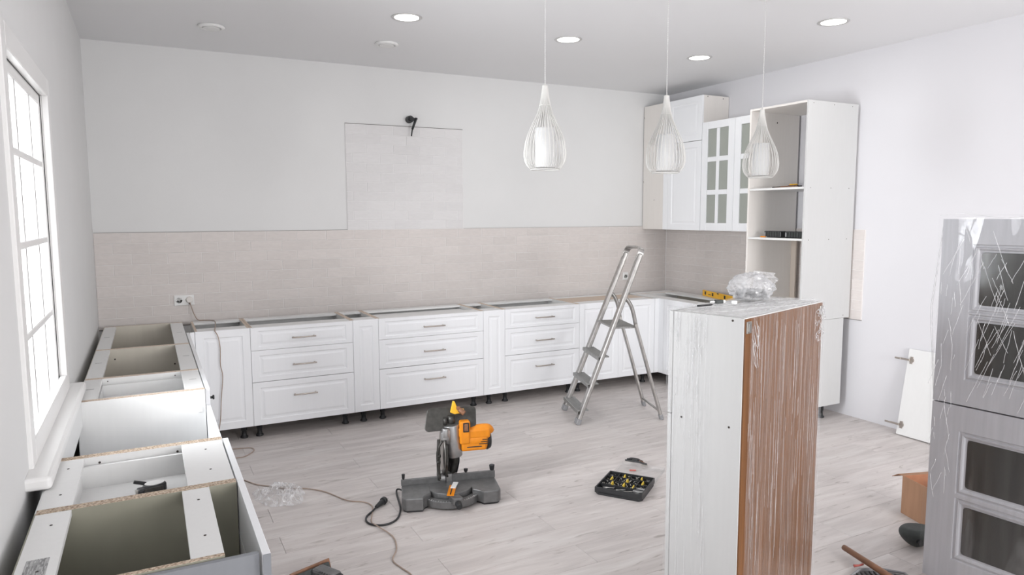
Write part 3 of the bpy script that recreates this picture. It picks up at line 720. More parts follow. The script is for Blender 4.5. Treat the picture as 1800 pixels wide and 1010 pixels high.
def g2(k):
    r = rc
    if k < 34:      # crossing diagonals over the upper panes
        s = 1 if k % 2 else -1; x = r.uniform(.07, .40); z = r.uniform(1.15, 1.57); L = r.uniform(.05, .22); a = s * r.uniform(.22, .5)
    elif k < 72:    # long falling folds
        x = r.uniform(.16, .42); z = r.uniform(.93, 1.38); L = r.uniform(.04, .26); a = r.uniform(-.42, -.15)
        if z - L < .86: L = z - .86
    else:           # left stile and lower door
        x = r.uniform(.015, .085); z = r.uniform(.45, 1.5); L = r.uniform(.02, .12); a = r.uniform(-.35, .25)
    return [(x + math.sin(a) * L * j / 5 + .0015 * r.uniform(-1, 1), -.0205, z - math.cos(a) * L * j / 5) for j in range(6)]
creases(c, 104, g2, .0008)
creases(c, 3, lambda k: [(-.006 - .044 * max(0, 1 - abs(v - .62) / .45) * (1 if k == 0 else .9) + .002 * k, .02 + .02 * max(0, 1 - abs(v - .6)), .62 + v * .96 + .0 * k) for v in [j / 14 for j in range(15)]] if k < 2 else [(-.01 + j * .045, -.012 + .01 * math.sin(j), 1.607 + .008 * math.sin(j * .9)) for j in range(12)], .0009)

# ================================================================ STEPLADDER
c = thing('stepladder', 'aluminium stepladder with four treads standing in front of the two-door cabinet', 'ladder')
nf, ff = Vector((3.231, -1.445, 0)), Vector((3.351, -1.058, 0))
nt, ft = Vector((3.703, -1.592, 1.315)), Vector((3.850, -1.214, 1.305))
wv = (ff - nf).normalized(); lh = Vector((.954, -.30, 0)).normalized()
for a, b in ((nf, nt), (ff, ft)):
    d = (b - a).normalized(); r = MB().bar(a + d * .035, b, .030, .064, up=wv, bevel=.007).build('rail', 'alu', c)
    MB().bar(a + d * .0, a + d * .05, .035, .069, up=wv, bevel=.006).build('rubber_foot', 'grey_plastic', r)
def rail_at(z, far): a, b = (ff, ft) if far else (nf, nt); return a + (b - a) * (z / b.z)
for z in (.105, .310, .520):
    p, q = rail_at(z, 0), rail_at(z, 1); m_ = (p + q) / 2 + lh * .006
    o = MB().obox(m_, wv, lh, (0, 0, 1), (q - p).length + .004, .092, .010, .002)
    for k in range(9): o.obox(m_ + lh * (-.038 + k * .0095) + Vector((0, 0, .0055)), wv, lh, (0, 0, 1), (q - p).length - .03, .003, .002)
    o.obox(m_ - lh * .044 - Vector((0, 0, .012)), wv, lh, (0, 0, 1), (q - p).length + .03, .004, .026, .001)
    o.build('tread', 'alu_step', c)
p, q = rail_at(.742, 0), rail_at(.742, 1); m_ = (p + q) / 2 + lh * .092
o = MB().obox(m_, wv, lh, (0, 0, 1), (q - p).length - .028, .20, .014, .003)
for k in range(17): o.obox(m_ + lh * (-.088 + k * .011) + Vector((0, 0, .0075)), wv, lh, (0, 0, 1), (q - p).length - .05, .004, .002)
o.build('platform', 'alu_step', c)
rn = [(3.894, -1.652, 0), (3.676, -1.585, .76), (3.655, -1.578, .86), (3.628, -1.570, .93), (3.585, -1.557, .985)]
rf = [(4.022, -1.268, 0), (3.810, -1.200, .76), (3.790, -1.194, .86), (3.765, -1.187, .93), (3.722, -1.174, .985)]
for pts in (rn, rf):
    P = [Vector(p) for p in pts]; mb = MB(); d = (P[1] - P[0]).normalized(); mb.bar(P[0] + d * .03, P[1] + d * .01, .022, .040, up=wv, bevel=.005)
    mb.tube(spline([P[1], P[2], P[3], P[4]], 4), .015, 10); r = mb.build('rear_leg', 'alu', c)
    MB().bar(P[0], P[0] + d * .045, .028, .046, up=wv, bevel=.005).build('rubber_foot', 'grey_plastic', r)
    MB().cyl(P[1] - wv * .018, P[1] + wv * .018, .012, n=10).build('pivot_bolt', 'steel', r)
a = Vector(rn[0]) + (Vector(rn[1]) - Vector(rn[0])) * .09; b = Vector(rf[0]) + (Vector(rf[1]) - Vector(rf[0])) * .09
MB().tube([a, b], .009, 8).build('cross_brace', 'alu', c)
# flat hoop across the top
up = (nt - nf).normalized(); P = [nt - up * .06, nt + up * .02]
hoop = [nt - up * .05, nt + up * .01, nt + up * .035 + wv * .018, nt + up * .048 + wv * .06, ft + up * .048 - wv * .06, ft + up * .035 - wv * .018, ft + up * .01, ft - up * .05]
mb = MB(); nrm = up.cross(wv).normalized()
hs = spline(hoop, 4)
rings = []
for i, p in enumerate(hs):
    d = (hs[min(i + 1, len(hs) - 1)] - hs[max(i - 1, 0)]).normalized(); n_ = d.cross(nrm).normalized()
    rings.append([mb.bm.verts.new(p + nrm * (.024 * sx) + n_ * (.005 * sy)) for sx, sy in ((-1, -1), (1, -1), (1, 1), (-1, 1))])
for r0, r1 in zip(rings, rings[1:]):
    for k in range(4): mb.bm.faces.new((r0[k], r0[(k + 1) % 4], r1[(k + 1) % 4], r1[k]))
mb.bm.faces.new(rings[0]); mb.bm.faces.new(rings[-1])
mb.build('top_hoop', 'alu', c)
MB().cyl(nt - up * .19 - wv * .018, nt - up * .19 + wv * .018, .011, n=10).cyl(ft - up * .10 - wv * .018, ft - up * .10 + wv * .018, .011, n=10).build('rivet', 'saw_dark', c)
settle(c, (3.62, -1.36, 0))

# ================================================================ MITRE SAW
c = thing('mitre_saw', 'orange and grey mitre saw standing on the floor, head raised', 'saw', (1.519, -2.382, 0), math.atan2(-.22976811, .9732454))
# left and right table wings
for poly, nm in (([(0, .20), (-.012, .02), (.008, -.004), (.098, -.012), (.112, .02), (.150, .055), (.160, .20)], 'wing'), ([(.385, .20), (.385, .055), (.425, .02), (.438, -.005), (.520, -.004), (.540, .02), (.546, .20)], 'wing')):
    w_ = MB().prism(poly, .010, .080, .006).build('table_wing', 'saw_grey', c)
    xs = [p[0] for p in poly]; MB().prism([(x * .94 + .03 * sum(xs) / len(xs) * 0 + .06 * sum(xs) / len(xs), y * .9 + .01) for x, y in poly], 0, .011, .002).build('rubber_pad', 'black_plastic', w_)
def arc(cx, cy, r0, r1, a0, a1, n=20):
    P = [(cx + r1 * math.cos(math.radians(a0 + (a1 - a0) * k / n)), cy + r1 * math.sin(math.radians(a0 + (a1 - a0) * k / n))) for k in range(n + 1)]
    return P + [(cx + r0 * math.cos(math.radians(a1 - (a1 - a0) * k / n)), cy + r0 * math.sin(math.radians(a1 - (a1 - a0) * k / n))) for k in range(n + 1)]
mb = MB()
a1 = arc(.268, .145, .140, .182, 205, 335); mb.prism(a1, .012, .052, .003)
mb.build('mitre_scale_ring', 'saw_grey', c)
mb = MB()
for k in range(25): t = math.radians(212 + k * 4.8); r0 = .168 if k % 3 == 0 else .174; mb.bar((.268 + r0 * math.cos(t), .145 + r0 * math.sin(t), .0525), (.268 + .180 * math.cos(t), .145 + .180 * math.sin(t), .0525), .0012, .001)
mb.build('scale_marks', 'white_plastic', c)
MB().cyl((.268, .145, .030), (.268, .145, .079), .132, n=48, bevel=.003).build('turntable', 'saw_grey', c)
MB().box(.140, .400, .16, .34, .012, .060, .01, 2).build('base_block', 'saw_grey', c)
o = MB().prism([(.240, .00), (.296, .00), (.312, -.055), (.300, -.062), (.262, -.062), (.252, -.05)], .040, .080, .004).build('mitre_arm', 'saw_grey', c)
MB().cyl((.284, -.060, .050), (.284, -.098, .044), .019, .016, n=14, bevel=.003).build('lock_knob', 'black_plastic', o)
o = MB().obox((.267, .055, .0815), (.96, -.27, 0), (.27, .96, 0), (0, 0, 1), .040, .150, .004, .001).build('kerf_plate', 'orange', c)
MB().obox((.268, .062, .084), (.96, -.27, 0), (.27, .96, 0), (0, 0, 1), .006, .14, .002).build('blade_slot', 'black_plastic', o)
MB().obox((.292, .115, .086), (.93, -.36, 0), (.36, .93, 0), (0, 0, 1), .030, .085, .006, .002).build('white_insert', 'white_plastic', o)
MB().prism([(-.001, .195), (.225, .195), (.225, .212), (-.001, .212)], .078, .113, .002).box(.10, .235, .212, .26, .06, .095, .004).build('fence', 'saw_grey', c)
MB().prism([(.292, .195), (.547, .195), (.547, .212), (.292, .212)], .078, .119, .002).build('fence', 'saw_grey', c)
for x, y, z, r, h in ((.012, .205, .113, .010, .032), (.376, .212, .119, .013, .022), (.531, .205, .119, .017, .034)):
    mb = MB().cyl((x, y, z - .02), (x, y, z + .006), .005, n=8).cyl((x, y, z + .004), (x, y, z + h), r * .8, r, n=8, bevel=.002); mb.build('clamp_knob', 'black_plastic', c)
# pivot, arm and blade guard
MB().cyl((.215, .255, .085), (.325, .255, .085), .045, n=24, bevel=.004).box(.255, .30, .20, .29, .055, .12, .006).build('pivot_block', 'saw_silver', c)
def blade(x0, x1, prof, bev=.003):   # profile in y,z extruded along x
    m = Matrix(((0, 0, 1, 0), (1, 0, 0, 0), (0, 1, 0, 0), (0, 0, 0, 1))); return MB().prism(prof, x0, x1, bev, mtx=m)
MB().bar((.290, .262, .09), (.318, .25, .30), .05, .045, up=(1, 0, 0), bevel=.008).build('swing_arm', 'saw_dark', c)
blade(.248, .262, [(.17, .12), (.26, .10), (.32, .18), (.33, .30), (.28, .38), (.19, .38), (.14, .30), (.13, .20)], .003).build('blade_guard', 'saw_dark', c)
mb = MB(); mb.cyl((.240, .225, .25), (.2425, .225, .25), .125, n=48); mb.build('saw_blade', 'steel', c)
blade(.208, .220, [(.16, .10), (.235, .085), (.24, .20), (.21, .33), (.15, .35), (.15, .22)], .003).build('lower_guard', 'saw_dark', c)
mb = MB().tube(spline([(.232, .15, .34), (.206, .15, .29), (.203, .155, .22), (.212, .17, .15), (.222, .20, .10)], 4), .007, 8)
mb.tube(spline([(.248, .14, .34), (.238, .135, .26), (.245, .14, .18), (.262, .17, .12)], 4), .006, 8)
mb.cyl((.198, .155, .25), (.222, .155, .25), .010, n=10).cyl((.198, .155, .215), (.220, .155, .215), .009, n=10).box(.208, .222, .15, .17, .12, .14, .002)
mb.build('link_rod', 'saw_dark', c)
MB().cyl((.262, .155, .40), (.262, .155, .32), .016, n=14).cyl((.25, .15, .41), (.25, .15, .36), .020, n=14, bevel=.003).box(.225, .262, .14, .18, .34, .39, .006).build('tilt_bracket', 'saw_silver', c)
MB().cyl((.292, .21, .415), (.310, .21, .225), .052, .047, n=28, bevel=.004).build('gear_housing', 'saw_silver', c)
MB().cyl((.292, .195, .428), (.292, .195, .47), .022, n=16).cyl((.255, .19, .42), (.255, .19, .46), .012, n=12).build('lift_column', 'saw_dark', c)
MB().tube(spline([(.312, .20, .235), (.314, .215, .19), (.306, .235, .14), (.298, .25, .10)], 4), .022, 10).build('spring_sleeve', 'saw_dark', c)
# upper table, tipped back so that its underside faces the room
m = Matrix.Translation((.296, .215, .450)) @ Matrix.Rotation(math.radians(-3), 4, 'Z') @ Matrix.Rotation(math.radians(62), 4, 'X')
P = []
for cx, cy, st in ((.118, -.040, -90), (.122, .038, 0), (-.118, .040, 90), (-.135, -.052, 180)):
    for k in range(5): t = math.radians(st + 22.5 * k); P.append((cx + .022 * math.cos(t), cy + .022 * math.sin(t)))
o = MB().prism(P, 0, .010, .003, mtx=m).build('upper_table', 'saw_dark', c)
MB().prism([(x * .99, y * .99) for x, y in P], -.006, -.0, .002, mtx=m).build('table_rim', 'saw_silver', o) 
MB().prism([(.285, .49), (.30, .555), (.312, .552), (.325, .515), (.365, .505), (.368, .485), (.31, .478)], -.20, -.184, .003, mtx=Matrix(((1, 0, 0, 0), (0, 0, -1, 0), (0, 1, 0, 0), (0, 0, 0, 1)))).build('riving_guard', 'yellow', c)
MB().cyl((.335, .17, .508), (.362, .155, .488), .015, n=12, bevel=.003).cyl((.33, .18, .515), (.33, .165, .515), .012, n=10).build('guard_knob', 'wood', c)
# motor
o = MB().box(.334, .395, .150, .225, .305, .440, .010, 2).box(.33, .36, .16, .24, .345, .40, .006).build('handle_block', 'orange', c)
MB().box(.352, .387, .1465, .152, .378, .434, .003).build('switch_recess', 'black_plastic', o)
MB().box(.358, .381, .1445, .150, .384, .428, .003).build('rocker_switch', 'wood', o)
mb = MB().cyl((.345, .225, .318), (.500, .225, .318), .072, n=28, bevel=.012)
mb.box(.345, .490, .155, .24, .262, .330, .010, 2)
o = mb.build('motor_body', 'orange', c)
MB().tube(spline([(.37, .19, .375), (.43, .185, .385), (.50, .185, .385), (.520, .19, .360)], 5), [.020] * 4 + [.024] * 12, 12).box(.365, .515, .155, .215, .330, .392, .014, 3).build('motor_handle', 'orange', c)
MB().cyl((.498, .22, .305), (.525, .22, .305), .062, .050, n=24, bevel=.006).build('motor_end_cap', 'black_plastic', c)
mb = MB()
for k in range(3): mb.box(.445 + .01 * k, .500, .1525, .156, .300 + .012 * k, .304 + .012 * k)
mb.box(.375, .46, .1525, .156, .285, .290); mb.build('cooling_slot', 'saw_dark', o)
MB().tube(spline([(.330, .20, .26), (.334, .20, .20), (.328, .22, .14), (.318, .24, .09)], 6), .0045, 8).build('motor_lead', 'black_plastic', c)
def tosaw(p):
    O = Vector((1.519, -2.382, 0)); u = Vector((.9732454, -.22976811, 0)); v = Vector((.22976811, .9732454, 0)); d = Vector(p) - O; return Vector((d.dot(u), d.dot(v), d.z))
cp = [(1.590, -2.20, .045), (1.575, -2.09, .022), (1.560, -2.11, .008), (1.541, -2.20, .006), (1.510, -2.33, .006), (1.455, -2.44, .006), (1.386, -2.479, .006), (1.325, -2.455, .006), (1.302, -2.40, .006), (1.320, -2.335, .006), (1.367, -2.285, .008), (1.405, -2.25, .014)]
o = MB().tube(spline([tosaw(p) for p in cp], 6), .0055, 8).build('power_cord', 'black_plastic', c)
a, b = tosaw((1.402, -2.252, .015)), tosaw((1.452, -2.212, .022)); d = (b - a).normalized(); sd = d.cross(Vector((0, 0, 1)))
mb = MB().cyl(a - d * .012, b - d * .01, .009, .017, n=14, bevel=.002).cyl(b - d * .010, b + d * .012, .021, n=16, bevel=.003)
pl = mb.build('plug', 'black_plastic', o)
o['label'] = 'black power cord with plug'
MB().cyl(b + d * .01 + sd * .009, b + d * .032 + sd * .009, .0024, n=8).cyl(b + d * .01 - sd * .009, b + d * .032 - sd * .009, .0024, n=8).build('plug_pins', 'steel', c)

# ================================================================ SCREW ORGANISER, CLAMP, SMALL TOOLS
A_, B_, D_ = Vector((2.580, -2.645, 0)), Vector((2.746, -2.870, 0)), Vector((2.762, -2.408, 0))
ex = (B_ - A_).normalized(); L1 = (B_ - A_).length; ey = Vector((-ex.y, ex.x, 0)); L2 = .285
c = thing('screw_organiser', 'black compartment case full of screws and bits with yellow dividers, lid open', 'tool case', A_, math.atan2(ex.y, ex.x))
mb = MB().prism([(.0, .02), (.02, 0), (L1 - .02, 0), (L1, .02), (L1, L2 - .02), (L1 - .02, L2), (.02, L2), (0, L2 - .02)], 0, .022, .004)
hh = .046
mb.box(0, L1, 0, .007, .012, hh, .002).box(0, L1, L2 - .007, L2, .012, hh, .002).box(0, .007, .007, L2 - .007, .012, hh, .002).box(L1 - .007, L1, .007, L2 - .007, .012, hh, .002)
mb.build('tray', 'black_plastic', c)
mb = MB(); ys_ = [.075, .145, .215]
for y in ys_: mb.box(.007, L1 - .007, y - .0015, y + .0015, .02, hh - .004)
for x in (.07, .14, .21): mb.box(x - .0015, x + .0015, .075, L2 - .007, .02, hh - .004)
mb.build('divider_grid', 'black_plastic', c)
for x, y0, y1 in ((.07, .08, .14), (.14, .15, .21), (.045, .15, .21), (.14, .08, .14), (.21, .22, .27), (.105, .22, .27), (.235, .15, .21), (.20, .08, .13)):
    MB().prism([(y0, .022), (y1, .022), (y1 - .012, .047), (y0 + .012, .044)], x - .0022, x + .0022, mtx=Matrix(((0, 0, 1, 0), (1, 0, 0, 0), (0, 1, 0, 0), (0, 0, 0, 1)))).build('yellow_divider', 'lemon', c)
rr = random.Random(5); mb = MB()
for k in range(150):
    x, y, z = rr.uniform(.015, L1 - .02), rr.uniform(.085, L2 - .02), rr.uniform(.026, .038); t = rr.uniform(0, PI); L = rr.uniform(.006, .014)
    mb.cyl((x, y, z), (x + L * math.cos(t), y + L * math.sin(t), z + rr.uniform(-.003, .006)), rr.uniform(.0010, .0026), n=5)
for k in range(9):
    x, y = rr.uniform(.02, .2), rr.uniform(.012, .06); t = rr.uniform(-.3, .5); L = rr.uniform(.03, .09)
    mb.cyl((x, y, .03), (min(x + L * math.cos(t), L1 - .01), min(y + L * math.sin(t), .07), .032), .0022, n=6)
tag(mb.build('screws_and_bits', 'steel', c), 'loose steel screws and bits', kind='stuff')
MB().prism([(L1 - .07, .06), (L1 - .03, .045), (L1 - .009, .06), (L1 - .009, .11), (L1 - .05, .115)], .026, .038, .002).build('washer_tray', 'saw_silver', c)
lid = MB().box(.0, L1, L2 + .003, L2 + .26, .002, .005, .001).box(0, L1, L2 + .255, L2 + .26, .005, .02).box(0, .004, L2 + .003, L2 + .26, .005, .02).box(L1 - .004, L1, L2 + .003, L2 + .26, .005, .02)
tag(lid.build('lid', 'clear', c), 'clear plastic lid folded open')
pc = thing('clamp_pliers', 'black hand clamp lying behind the open screw case', 'tool', (3.08, -2.37, .022), math.radians(-52))
mb = MB().tube(spline([(-.055, .010, .006), (-.02, .022, .008), (.02, .018, .008), (.05, .005, .006)], 5), [.006] * 3 + [.009] * 8 + [.006] * 5, 8)
mb.tube(spline([(-.06, -.012, .006), (-.02, -.014, .006), (.03, -.016, .006), (.085, -.03, .004)], 5), .006, 8).box(-.02, .02, -.016, .022, .002, .014, .004)
mb.build('handles', 'black_plastic', pc); MB().tube([(.018, .018, .010), (.082, -.024, .005)], .002, 6).build('spring_rod', 'wood', pc)
MB().box(.055, .095, -.055, -.035, -.004, .004, .002).build('jaw_pad', 'steel', pc)
pz = thing('red_handled_driver', 'small red and clear screwdriver lying on the open clear lid', 'screwdriver', (3.00, -2.47, .011), math.radians(-30))
MB().cyl((-.03, 0, 0), (.01, 0, 0), .005, n=10, bevel=.001).build('grip', 'red_rubber', pz); MB().cyl((.01, 0, 0), (.045, 0, 0), .002, n=6).build('shaft', 'steel', pz)

# tape measure in the left row
c = thing('tape_measure', 'black and silver tape measure in the inner drawer of the left row', 'tape measure', (.325, -3.420, .7232), math.radians(12))
P = []
for k in range(20): t = 2 * PI * k / 20; P.append((.004 + .036 * math.cos(t), .0 + .028 * math.sin(t)))
MB().prism(P, 0, .030, .006).box(-.048, .0, -.026, .008, .0, .026, .005, 2).build('case', 'black_plastic', c)
MB().prism([(x * .82 + .002, y * .78 + .003) for x, y in P], .0295, .0325, .001).build('top_plate', 'white_plastic', c)
MB().prism([(-.03, -.032), (.020, -.032), (.026, -.026), (-.032, -.026)], .003, .028, .002).build('belt_clip', 'saw_dark', c)
MB().box(-.054, -.046, -.02, -.004, .003, .012, .001).box(-.054, -.046, -.02, -.004, .015, .024, .001).build('hook', 'steel', c)
MB().tube(spline([(-.005, .028, .020), (-.025, .040, .026), (-.045, .052, .030)], 4), .006, 8).build('wrist_strap', 'black_plastic', c)

# spirit level
a, b = Vector((5.176, -.709, .8205)), Vector((5.02, -1.262, .8205)); d = (b - a).normalized()
c = thing('spirit_level', 'yellow spirit level standing on edge on the corner cabinet beside the tiles', 'spirit level', a, math.atan2(d.y, d.x))
LL = (b - a).length
mb = MB().box(0, LL, -.011, .011, 0, .054, .002); mb.build('body', 'yellow', c)
MB().box(-.004, .002, -.012, .012, -.0, .055, .001).build('end_cap', 'amber', c)
for x in (.055, .20, .43): MB().box(x - .014, x + .016, -.0125, .0125, .014, .046, .002).build('vial_window', 'black_plastic', c)
MB().box(.285, .318, -.0122, -.0108, .044, .054).box(.115, .165, -.0122, -.0108, .02, .026).build('printed_mark', 'black_plastic', c)

# things on the wrapped cabinet
TZ = ih + .0095
c = thing('black_pen', 'thin black pencil-like tool lying on the film-wrapped cabinet top', 'pen', (2.262, -3.852, TZ + .004), math.radians(4))
MB().cyl((-.04, 0, 0), (.035, 0, 0), .0038, n=8).build('barrel', 'black_plastic', c); MB().cyl((.035, 0, 0), (.045, 0, 0), .0036, .0012, n=8).build('tip', 'saw_dark', c)
c = thing('dark_fitting', 'small dark metal fitting with white ends beside the plastic bag', 'fitting', (2.372, -3.813, TZ + .007), math.radians(-14))
MB().box(-.018, .016, -.008, .008, -.007, .008, .002).build('body', 'dark_rubber', c); MB().cyl((-.038, 0, 0), (-.018, 0, 0), .0035, n=8).cyl((.016, 0, 0), (.026, 0, 0), .007, n=10).build('ends', 'white_plastic', c)
c = thing('white_hinge_piece', 'small white and steel hinge piece between black fitting and plastic bag', 'fitting', (2.420, -3.853, TZ + .006), math.radians(10))
MB().box(-.014, .002, -.009, .009, -.006, .007, .002).build('cup', 'white_plastic', c); MB().box(.002, .030, -.006, .006, -.005, .003, .002).build('arm', 'steel', c)
c = thing('plastic_bag', 'crumpled translucent plastic bag of dark fittings on the wrapped cabinet', 'bag', (2.592, -3.772, TZ), math.radians(-27)); c.scale = (.93, .93, .98)
def blob(name, m, parent, sx, sy, sz, cz, amp, fr, seed, sub=5, extra=None):
    b2 = bmesh.new(); bmesh.ops.create_icosphere(b2, subdivisions=sub, radius=1)
    for v in b2.verts:
        p = v.co.copy(); n = p.normalized(); q = p * fr + Vector((seed, 0, 0))
        d = (1 - abs(noise.noise(q)) * 2) * .5 + .35 * (1 - abs(noise.noise(q * 2.6)) * 2) + .12 * noise.noise(q * 7)
        p = p + n * amp * (d - .3); p = Vector((p.x * sx, p.y * sy, p.z * sz + cz))
        if extra: p = extra(p)
        p.z = max(p.z, .001); v.co = p
    for f in b2.faces: f.smooth = True
    mb = MB(); mb.merge(b2); return mb.build(name, m, parent, smooth=True)
def bagshape(p):
    t = max(0, (p.z - .05) / .08); p.x = p.x * (1 - .22 * t) - .014 * t; p.y *= (1 - .15 * t); return p
blob('bag', 'bag_film', c, .098, .060, .060, .052, .32, 1.6, 4, 5, bagshape)
sheet('gathered_neck', 'bag_film', c, lambda u, v: ((.0 + u * (.108 - .010 * math.sin(v * 9)), -.020 + .012 * u, .050 + v * (.075 - .012 * u)), (0, -1, 0)), 30, 24, .010, 1, 21, (4, 7))
mb = MB(); r_ = random.Random(9)
for k in range(9):
    x, y = -.045 + .012 * k, r_.uniform(-.03, .02); mb.cyl((x, y, .021), (x + r_.uniform(-.01, .01), y + .03, r_.uniform(.024, .040)), r_.uniform(.011, .017), n=10)
tag(mb.build('fittings', 'saw_dark', c), 'dark metal fittings seen through the film', kind='stuff')

# items on the shelves of the tall unit
sz = 1.8185
c = thing('pliers', 'long pliers with red-brown grips on the upper shelf of the tall unit', 'pliers', (4.80, -1.95, sz), math.radians(-96))
mb = MB().tube(spline([(-.01, .004, .008), (.06, .018, .008), (.15, .014, .008)], 5), .006, 8).tube(spline([(-.01, -.004, .008), (.06, -.018, .008), (.15, -.010, .008)], 5), .006, 8); mb.build('grips', 'wood', c)
MB().prism([(-.10, -.003), (-.10, .003), (-.03, .012), (0, .012), (0, -.012), (-.03, -.012)], .003, .013, .001).build('jaws', 'saw_dark', c)
c = thing('yellow_knife', 'yellow and black utility knife on the upper shelf of the tall unit', 'knife', (4.86, -2.01, sz), math.radians(-88))
MB().box(-.045, .045, -.012, .012, .0, .022, .005, 2).build('case', 'black_plastic', c); MB().box(-.03, .04, -.010, .010, .022, .030, .003).build('slider', 'yellow', c)
c = thing('metal_rasp', 'flat brown metal file at front of the upper shelf', 'file', (4.75, -2.06, sz), math.radians(-92))
MB().box(-.13, .10, -.011, .011, 0, .006, .001).build('blade', 'cord', c); MB().box(.10, .125, -.012, .012, 0, .012, .003).build('end_grip', 'black_plastic', c)
sz = 1.4285
for k, (y, lab) in enumerate(((-1.905, 'black ribbed tool battery on the middle shelf, further from the edge panel'), (-2.115, 'black ribbed tool battery on the middle shelf against the right side panel'))):
    c = thing('tool_battery', lab, 'battery', (4.80, y, sz), 0, 'black batteries on the middle shelf')
    MB().box(-.035, .035, -.085, .085, 0, .052, .007, 2).build('case', 'black_plastic', c); mb = MB()
    for j in range(6): mb.box(-.0375, -.034, -.07 + j * .026, -.058 + j * .026, .006, .046, .001)
    mb.build('ribs', 'dark_rubber', c); MB().box(-.0378, -.0345, .066, .080, .010, .042, .001).build('contact_plate', 'grey_plastic', c)
c = thing('orange_bit_holder', 'small orange bit holder beside the batteries on the middle shelf', 'bit holder', (4.755, -1.83, sz), math.radians(-90))
MB().box(-.03, .02, -.009, .009, 0, .010, .002).build('body', 'orange', c); MB().cyl((.02, 0, .005), (.034, 0, .005), .004, n=8).cyl((-.045, 0, .005), (-.03, 0, .005), .0035, n=8).build('bits', 'steel', c)

# ================================================================ LEANING DOOR PANEL, BOX AND TOOLS ON THE RIGHT
c = thing('leaning_cabinet_door', 'plain white cabinet door with two hinges leaning on the right wall', 'door panel')
P0, P1 = Vector((5.158, 0, .0)), Vector((5.264, 0, .628)); dn = (P1 - P0).normalized(); nx = Vector((dn.z, 0, -dn.x))
MB().obox((P0 + P1) / 2 + Vector((0, -2.962, .006)) + nx * .009, (0, 1, 0), nx, dn, .396, .017, .632, .0015).build('panel', 'board', c)
for t in (.545, .075):
    q = P0 + (P1 - P0) * (t / .628) + Vector((0, 0, .006)) - nx * .0
    mb = MB().obox(q + Vector((0, -2.795, 0)) - nx * .003, (0, 1, 0), nx, dn, .022, .004, .052, .001).cyl(q + Vector((0, -2.797, 0)) - nx * .008, q + Vector((0, -2.797, 0)) + nx * .001, .017, n=14)
    mb.obox(q + Vector((0, -2.752, 0)) - nx * .014, (0, 1, 0), nx, dn, .075, .010, .014, .002).obox(q + Vector((0, -2.70, 0)) - nx * .020, (0, 1, 0), nx, dn, .045, .006, .013, .002)
    tag(mb.build('hinge', 'nickel', c), 'steel concealed hinge')
settle(c, (5.17, -2.96, 0))
c = thing('cardboard_box', 'open brown cardboard box with raised flap, half behind the grey cabinet', 'box', (3.909, -3.632, 0), math.radians(-108))
bx, by, bh, tk = .26, .20, .208, .004     # local x towards the camera along the long side, y to the right
MB().box(0, bx, 0, tk, 0, bh).build('side', 'card', c); MB().box(0, bx, by - tk, by, 0, bh).build('side', ['card'], c)
MB().box(0, tk, tk, by - tk, 0, bh).build('end', 'card', c); MB().box(bx - tk, bx, tk, by - tk, 0, bh).build('end', 'card', c)
MB().box(tk, bx - tk, tk, by - tk, 0, tk).build('bottom', 'card_in', c)
MB().box(tk, bx - tk, by - tk - .002, by - tk, tk, bh).box(tk, tk + .002, tk, by - tk, tk, bh).build('inner_face', 'card_in', c)
mb = MB(); mb.quads([(0, 0, bh), (0, by, bh), (-.035, by, bh - .004), (-.035, 0, bh - .004), (-.075, by, bh - .030), (-.075, -.005, bh - .030), (0, 0, bh - .003), (0, by, bh - .003), (-.035, by, bh - .007), (-.035, 0, bh - .007), (-.075, by, bh - .033), (-.075, -.005, bh - .033)],
    [(0, 1, 2, 3), (3, 2, 4, 5), (9, 8, 7, 6), (11, 10, 8, 9), (0, 3, 9, 6), (3, 5, 11, 9), (5, 4, 10, 11), (2, 1, 7, 8), (4, 2, 8, 10)]); mb.build('flap', 'card', c)
mb = MB(); mb.quads([(0, by, bh), (bx, by, bh), (bx, by + .07, bh + .03), (0, by + .07, bh + .03), (0, by, bh - .003), (bx, by, bh - .003), (bx, by + .07, bh + .027), (0, by + .07, bh + .027)], [(0, 1, 2, 3), (7, 6, 5, 4), (0, 3, 7, 4), (1, 5, 6, 2), (3, 2, 6, 7)]); mb.build('flap', 'card_in', c)
c = thing('black_tool_head', 'rounded dark grey plastic tool nose poking out behind the grey cabinet foot', 'tool', (3.60, -3.915, 0), math.radians(-28))
b2 = bmesh.new(); bmesh.ops.create_icosphere(b2, subdivisions=4, radius=1)
for v in b2.verts:
    p = v.co; t = (p.z + 1) / 2
    v.co = Vector((p.x * (.050 + .055 * t) - .0, p.y * (.045 + .03 * t), .002 + .098 * min(1, t * 1.15)))
mb = MB(); mb.merge(b2); mb.build('nose', 'dark_rubber', c, smooth=True); MB().cyl((-.02, -.055, .05), (-.02, -.078, .05), .012, n=12).build('vent_cap', 'black_plastic', c)
mb = MB().box(.05, .22, -.035, .035, .02, .085, .014, 2); mb.build('body', 'dark_rubber', c)
# wooden-handled tool lying on a ribbed tray
c = thing('ribbed_tray', 'grey ribbed plastic tray at the bottom edge under the wooden handle', 'tray', (3.125, -4.075, 0), math.radians(-30))
MB().prism([(-.11, -.10), (.13, -.10), (.13, .085), (.05, .12), (-.05, .115), (-.11, .06)], 0, .008, .003).build('base', 'saw_grey', c)
mb = MB()
for k in range(11): mb.bar((-.10 + .021 * k, -.09, .010), (-.10 + .021 * k, .075 + .03 * math.sin(k * .31), .010), .005, .006)
mb.build('ribs', 'saw_dark', c)
mb = MB().tube([(-.115, -.10, .012), (-.115, .06, .012), (-.05, .12, .012), (.05, .125, .012), (.135, .09, .012), (.135, -.10, .012)], .006, 8); mb.build('rim', 'grey_plastic', c)
c = thing('wooden_handle_tool', 'tool with round brown wooden handle resting on the ribbed tray', 'tool')
a, b = Vector((3.205, -3.812, .044)), Vector((3.118, -4.20, .044)); 
